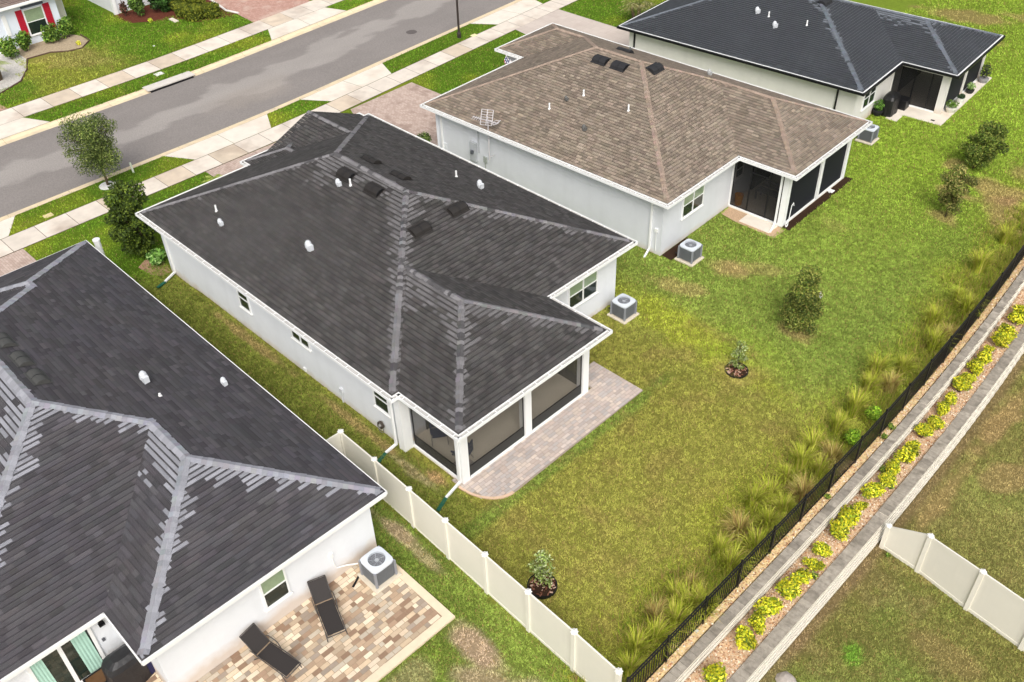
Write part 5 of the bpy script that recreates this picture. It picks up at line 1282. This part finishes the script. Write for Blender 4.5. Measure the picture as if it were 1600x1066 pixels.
MB().box(-.3, .3, -.3, .3, 0, .5).build('bin', BLACKM, bD, bevel=.02); MB().box(-.32, .32, -.32, .32, .5, .56).build('lid', BLACKM, bD, bevel=.02)
tag(MB().box(*(lambda p: (p[0]-.1, p[0]+.1, p[1]-.06, p[1]+.06))(ld(1.87, 4.25)), -.136, -.12).build('drain_cover', DARK), 'small dark drain cover in the beige concrete walk', 'drain cover')
# things inside the porch of C
bk = empty('bucket', lc(-.8, 6.15, .04), 0, 'orange-yellow bucket seen through the dark porch screen', 'bucket')
MB().lathe(0, 0, [(.001, 0), (.16, 0), (.2, .5), (.2, .52), (.17, .52), (.15, .05), (.001, .05)], 18).build('shell', mat('bucket_yellow', L(235, 160, 20), .5), bk)
MB().tube([(.2*math.cos(t), .0, .5+.12*math.sin(t)) for t in np.linspace(0, math.pi, 8)], .008, 5).build('handle', GALV, bk)
bn = empty('bench', lc(.1, 7.3, .04), C_ROT, 'grey slatted bench inside the dark screened porch', 'bench')
sl = MB()
for k in range(4): sl.box(-.6, .6, -.25+k*.13, -.16+k*.13, .42, .45)
sl.build('seat', mat('bench_grey', L(150, 148, 146), .6), bn); sl = MB()
for k in range(3): sl.box(-.6, .6, .27, .3, .5+k*.13, .59+k*.13)
sl.build('backrest', MATS['bench_grey'], bn)
for a in (-1, 1):
    for b in (-.22, .26): MB().box(a*.55-.03, a*.55+.03, b-.03, b+.03, 0, .42).build('leg', MATS['bench_grey'], bn)
hc = empty('garden_hose', lc(1.86, 5.9, .0), C_ROT, 'white coiled garden hose hanging on the porch corner post of the brown-roofed house', 'hose')
mb = MB()
mb.tube([(.0, .1*math.cos(t), .12+.1*math.sin(t)) for t in np.linspace(0, 6.28, 14)], .022, 6, False).build('coil', TRIM, hc)
MB().tube([(0, .1, .15), (-.03, .2, .6), (-.05, .28, .95), (-.04, .4, 1.05), (-.02, .42, .9)], .018, 6).build('upper_loop', TRIM, hc)
tag(MB().box(*(lambda p: (p[0]-.13, p[0]+.13, p[1]-.13, p[1]+.13))(lc(1.86, 9.95)), 0, .05).box(*(lambda p: (p[0]-.04, p[0]+.04, p[1]-.2, p[1]+.02))(lc(1.9, 9.9)), .05, .12).build('hose_nozzle', TRIM), 'small white tap fitting on the dark mulch strip', 'fitting')
tag(MB().lathe(*lc(-.62, 1.25)[:2], [(.09, .0), (.08, .07), (.001, .1)], 9).build('stone', mat('pale_stone', L(206, 184, 160), .9, .1, .2, 10, .5, 20)), 'pale stone on the dark mulch corner', 'stone')
rs_ = random.Random(4)
bo = MB().lathe(0, 0, [(.28, -.05), (.3, .08), (.22, .2), (.1, .27), (.001, .28)], 12); bo.v = [(v[0]*rs_.uniform(.9, 1.1), v[1]*rs_.uniform(.9, 1.1), v[2]) for v in bo.v]
bo = bo.build('boulder', mat('boulder_grey', L(168, 160, 152), .95, .1, .2, 8, .6, 20)); bo.location = (13.32, 3.1, -2.08); tag(bo, 'rounded grey rock at the very bottom edge below the lower wall', 'rock')

# ------------------------------------------------------------------ lawn grass and gravel as scattered geometry
rs = np.random.RandomState(12)
def rects_mask(x, y):
    m_ = np.ones(x.shape, bool)
    def loc(x, y, yc, rot): c_, s_ = math.cos(rot), math.sin(rot); Y = y-yc; return x*c_+Y*s_, -x*s_+Y*c_
    for yc, rot, Rr in ((YA, A_ROT, [(-16.9, 2.1, -12.2, -.35), (-.1, 5.7, -13, -.34)]), (0, 0, [(-16.4, -.4, .4, 11.65), (-.4, 2.42, .6, 6.85), (2.3, 3.62, 1.3, 8.15), (1.4, 3.8, 7, 8.2), (2.3, 3.8, 1.7, 8.2)]), (YC, C_ROT, [(-16.6, -1.0, .4, 11.5), (-1.1, 2.1, 5.65, 11.6), (-.9, 1.8, 4.8, 5.7), (-1.05, -.45, .4, 2.2)]), (YD, D_ROT, [(-15, -1, .4, 11), (-1.1, 2.45, 5.1, 11.4), (-.2, .42, 3.0, 5.2), (.42, 2.45, 3.95, 5.2)])):
        X, Y = loc(x, y, yc, rot)
        for a, b, c_, d in Rr: m_ &= ~((X > a) & (X < b) & (Y > c_) & (Y < d))
    m_ &= ~(((x-2.35)/1.45)**2+((y-1.55)/1.05)**2 < 1)
    U = x+cv(y)
    m_ &= ~((U > -37.72) & (U < -35.83)) & ~((U > -34.1) & (U < -25.74)) & ~((U > -24.16) & (U < -22.58))
    near = (U > -25.75) & (U < -24.1); t = np.clip((U+25.7)/1.6, 0, 1)
    for s0, s1, w0, w1 in ((-9.5, -2.35, -8.8, -3.32), (5.5, 11.9, 6.4, 11.1), (14.25, 20.6, 15.3, 20.0), (28.5, 34.6, 29.6, 34.25)):
        m_ &= ~(near & (y > s0+(w0-s0)*t) & (y < s1+(w1-s1)*t))
    far = (U > -35.9) & (U < -34.1); t = np.clip((-34.18-U)/1.7, 0, 1)
    for s0, s1, w0, w1 in ((18.2, 24.6, 19.1, 24.0), (-4.5, 3.2, -3.8, 2.4)): m_ &= ~(far & (y > s0+(w0-s0)*t) & (y < s1+(w1-s1)*t))
    m_ &= ~((U > -22.7) & (x < -16) & (((y > -8.6) & (y < -3.3)) | ((y > 6.05) & (y < 11.45)) | ((y > 15.2-.28*(x+22.8)) & (y < 20.1)) | ((y > 29.6-.14*(x+23.5)) & (y < 34.25))))
    m_ &= ~((x < -37.7) & (y > 19.2) & (y < 24.1)) & ~((x < -37.7) & (y < 2.0))
    m_ &= ~((x < -45.9) & (y > -2) & (y < 9.8)) & ~((x < -46.8) & (y > 13.4))
    m_ &= ~((x < -43.2) & (y > 6) & (y < 10.1)) & ~((x < -40.6) & (y < 4.6)) & ~((x < -42.2) & (y < 5.4)) & ~((x < -41.8) & (y > 16.2)) & ~((x < -43.6) & (y > 13.6))
    xr = x-off(y); m_ &= ~((xr > 10.95) & (xr < 12.78))
    for q in (ac.location,): pass
    return m_
def grass_patch(n, x0, x1, y0, y1, ln, wd, dens_bare=.45, con=.8):
    x = rs.uniform(x0, x1, n); y = rs.uniform(y0, y1, n); k = in_view(x, y) & rects_mask(x, y); x, y = x[k], y[k]
    C = gcol(x, y); lum = C.sum(1); redness = C[:, 0]/(C[:, 1]+1e-6); keep = (redness < 1.16) | (rs.uniform(size=len(x)) < dens_bare); x, y, C = x[keep], y[keep], C[keep]
    qx = x+.12*vnoise(x*4, y*4, 3); qy = y+.12*vnoise(x*4, y*4, 13); keep = (np.abs(vnoise(qx*6.5, qy*6.5, 44)-.5)+rs.uniform(-.05, .05, len(x)) > .075) & (np.abs(vnoise(qx*5.1+9, qy*5.1, 71)-.5)+rs.uniform(-.05, .05, len(x)) > .05); x, y, C = x[keep], y[keep], C[keep]; n = len(x)
    z = G(x, y); a = rs.uniform(0, 6.283, n); l = ln*rs.uniform(.5, 1.4, n); el = rs.uniform(.15, 1.1, n); w_ = wd*rs.uniform(.6, 1.3, n)
    dx, dy = np.cos(a), np.sin(a); base = np.stack([x, y, z+.003], -1); side = np.stack([-dy*w_, dx*w_, 0*x], -1)/2
    tip = base+np.stack([dx*l*np.cos(el), dy*l*np.cos(el), l*np.sin(el)], -1)
    V = np.stack([base-side, base+side, tip], 1)
    f = (rs.uniform(1-.38*con, 1+.5*con, n)*(.75+.9*np.clip(fbm(x*7, y*7, 51, 2)-.2, 0, 1)))[:, None]; Cc = C*f; br = rs.uniform(size=n) < .1; Cc[br] = np.array(L(150, 128, 80))*rs.uniform(.6, 1.3, br.sum())[:, None]
    return V, Cc
parts = [grass_patch(1300000, 2.2, 19, -9.5, 24, .075, .024), grass_patch(90000, -.6, 2.3, .4, 11.2, .085, .026), grass_patch(150000, -17, 2.4, -2.5, .5, .085, .026), grass_patch(380000, -1.5, 12, 11, 36, .09, .032), grass_patch(230000, -7, 13, 30, 62, .11, .045, .25, .55), grass_patch(40000, -17, -1.4, 11.7, 15.6, .09, .03),
         grass_patch(260000, -29.5, -15, -6, 42, .09, .035, .25, .6), grass_patch(420000, -60, -34, 0, 34, .1, .04, .25, .55)]
Vv = np.concatenate([p[0] for p in parts]); Cv = np.concatenate([p[1] for p in parts])
gr = tris('grass', Vv, Cv, GRASSB); gr['kind'] = 'stuff'; gr['label'] = 'short mown lawn grass around the houses'; gr['category'] = 'grass'
n = 75000
y = rs.uniform(-2.2, 30, n); x = 10.85-np.abs(rs.normal(size=n))*.75+off(y); k = in_view(x, y) & (x > 8) & (x < 10.9+off(y)) & (fbm(x*1.4, y*1.4, 91) > .38); x, y = x[k], y[k]; n = len(x)
a = rs.uniform(0, 6.283, n); l = rs.uniform(.1, .42, n); el = rs.uniform(.4, 1.35, n); w_ = rs.uniform(.012, .026, n); dx, dy = np.cos(a), np.sin(a)
b0 = np.stack([x, y, G(x, y)], -1); sd_ = np.stack([-dy*w_, dx*w_, 0*x], -1)/2; tp = b0+np.stack([dx*l*np.cos(el), dy*l*np.cos(el), l*np.sin(el)], -1)
pw = np.array([L(160, 170, 52), L(138, 156, 48), L(176, 168, 84), L(150, 124, 78), L(120, 146, 46)])
tg = tris('tall_grass', np.stack([b0-sd_, b0+sd_, tp], 1), pw[rs.randint(0, 5, n)]*rs.uniform(.7, 1.25, n)[:, None], GRASSB); tg['kind'] = 'stuff'; tg['label'] = 'unmown yellow-green grass and weeds along the black fence'; tg['category'] = 'grass'
# pebbles and bark in the planter bed and the strip by the fence
n = 26000
y = rs.uniform(-4, 42, n); xx = np.where(rs.uniform(size=n) < .8, rs.uniform(11.42, 12.4, n), rs.uniform(10.85, 11.17, n)); x = xx+off(y); k = in_view(x, y); x, y, xx = x[k], y[k], xx[k]; n = len(x)
z = np.where(xx > 11.3, -1.1, G(x-.03, y)); s_ = rs.uniform(.015, .045, n); a = rs.uniform(0, 6.28, n)
e1 = np.stack([np.cos(a)*s_, np.sin(a)*s_, rs.uniform(-.4, .4, n)*s_], -1); e2 = np.stack([-np.sin(a)*s_*.6, np.cos(a)*s_*.6, rs.uniform(-.4, .4, n)*s_], -1); c0 = np.stack([x, y, z+.02], -1)
pal = np.array([L(226, 196, 158), L(206, 166, 128), L(186, 138, 104), L(232, 212, 186), L(160, 110, 82), L(216, 178, 140), L(238, 226, 206)])
pb = tris('gravel', np.stack([c0-e1, c0-e2, c0+e1, c0+e2], 1), pal[rs.randint(0, 7, n)]*rs.uniform(.75, 1.15, n)[:, None], GRASSB); pb['kind'] = 'stuff'; pb['label'] = 'tan and pink pebbles between the retaining walls'; pb['category'] = 'gravel'
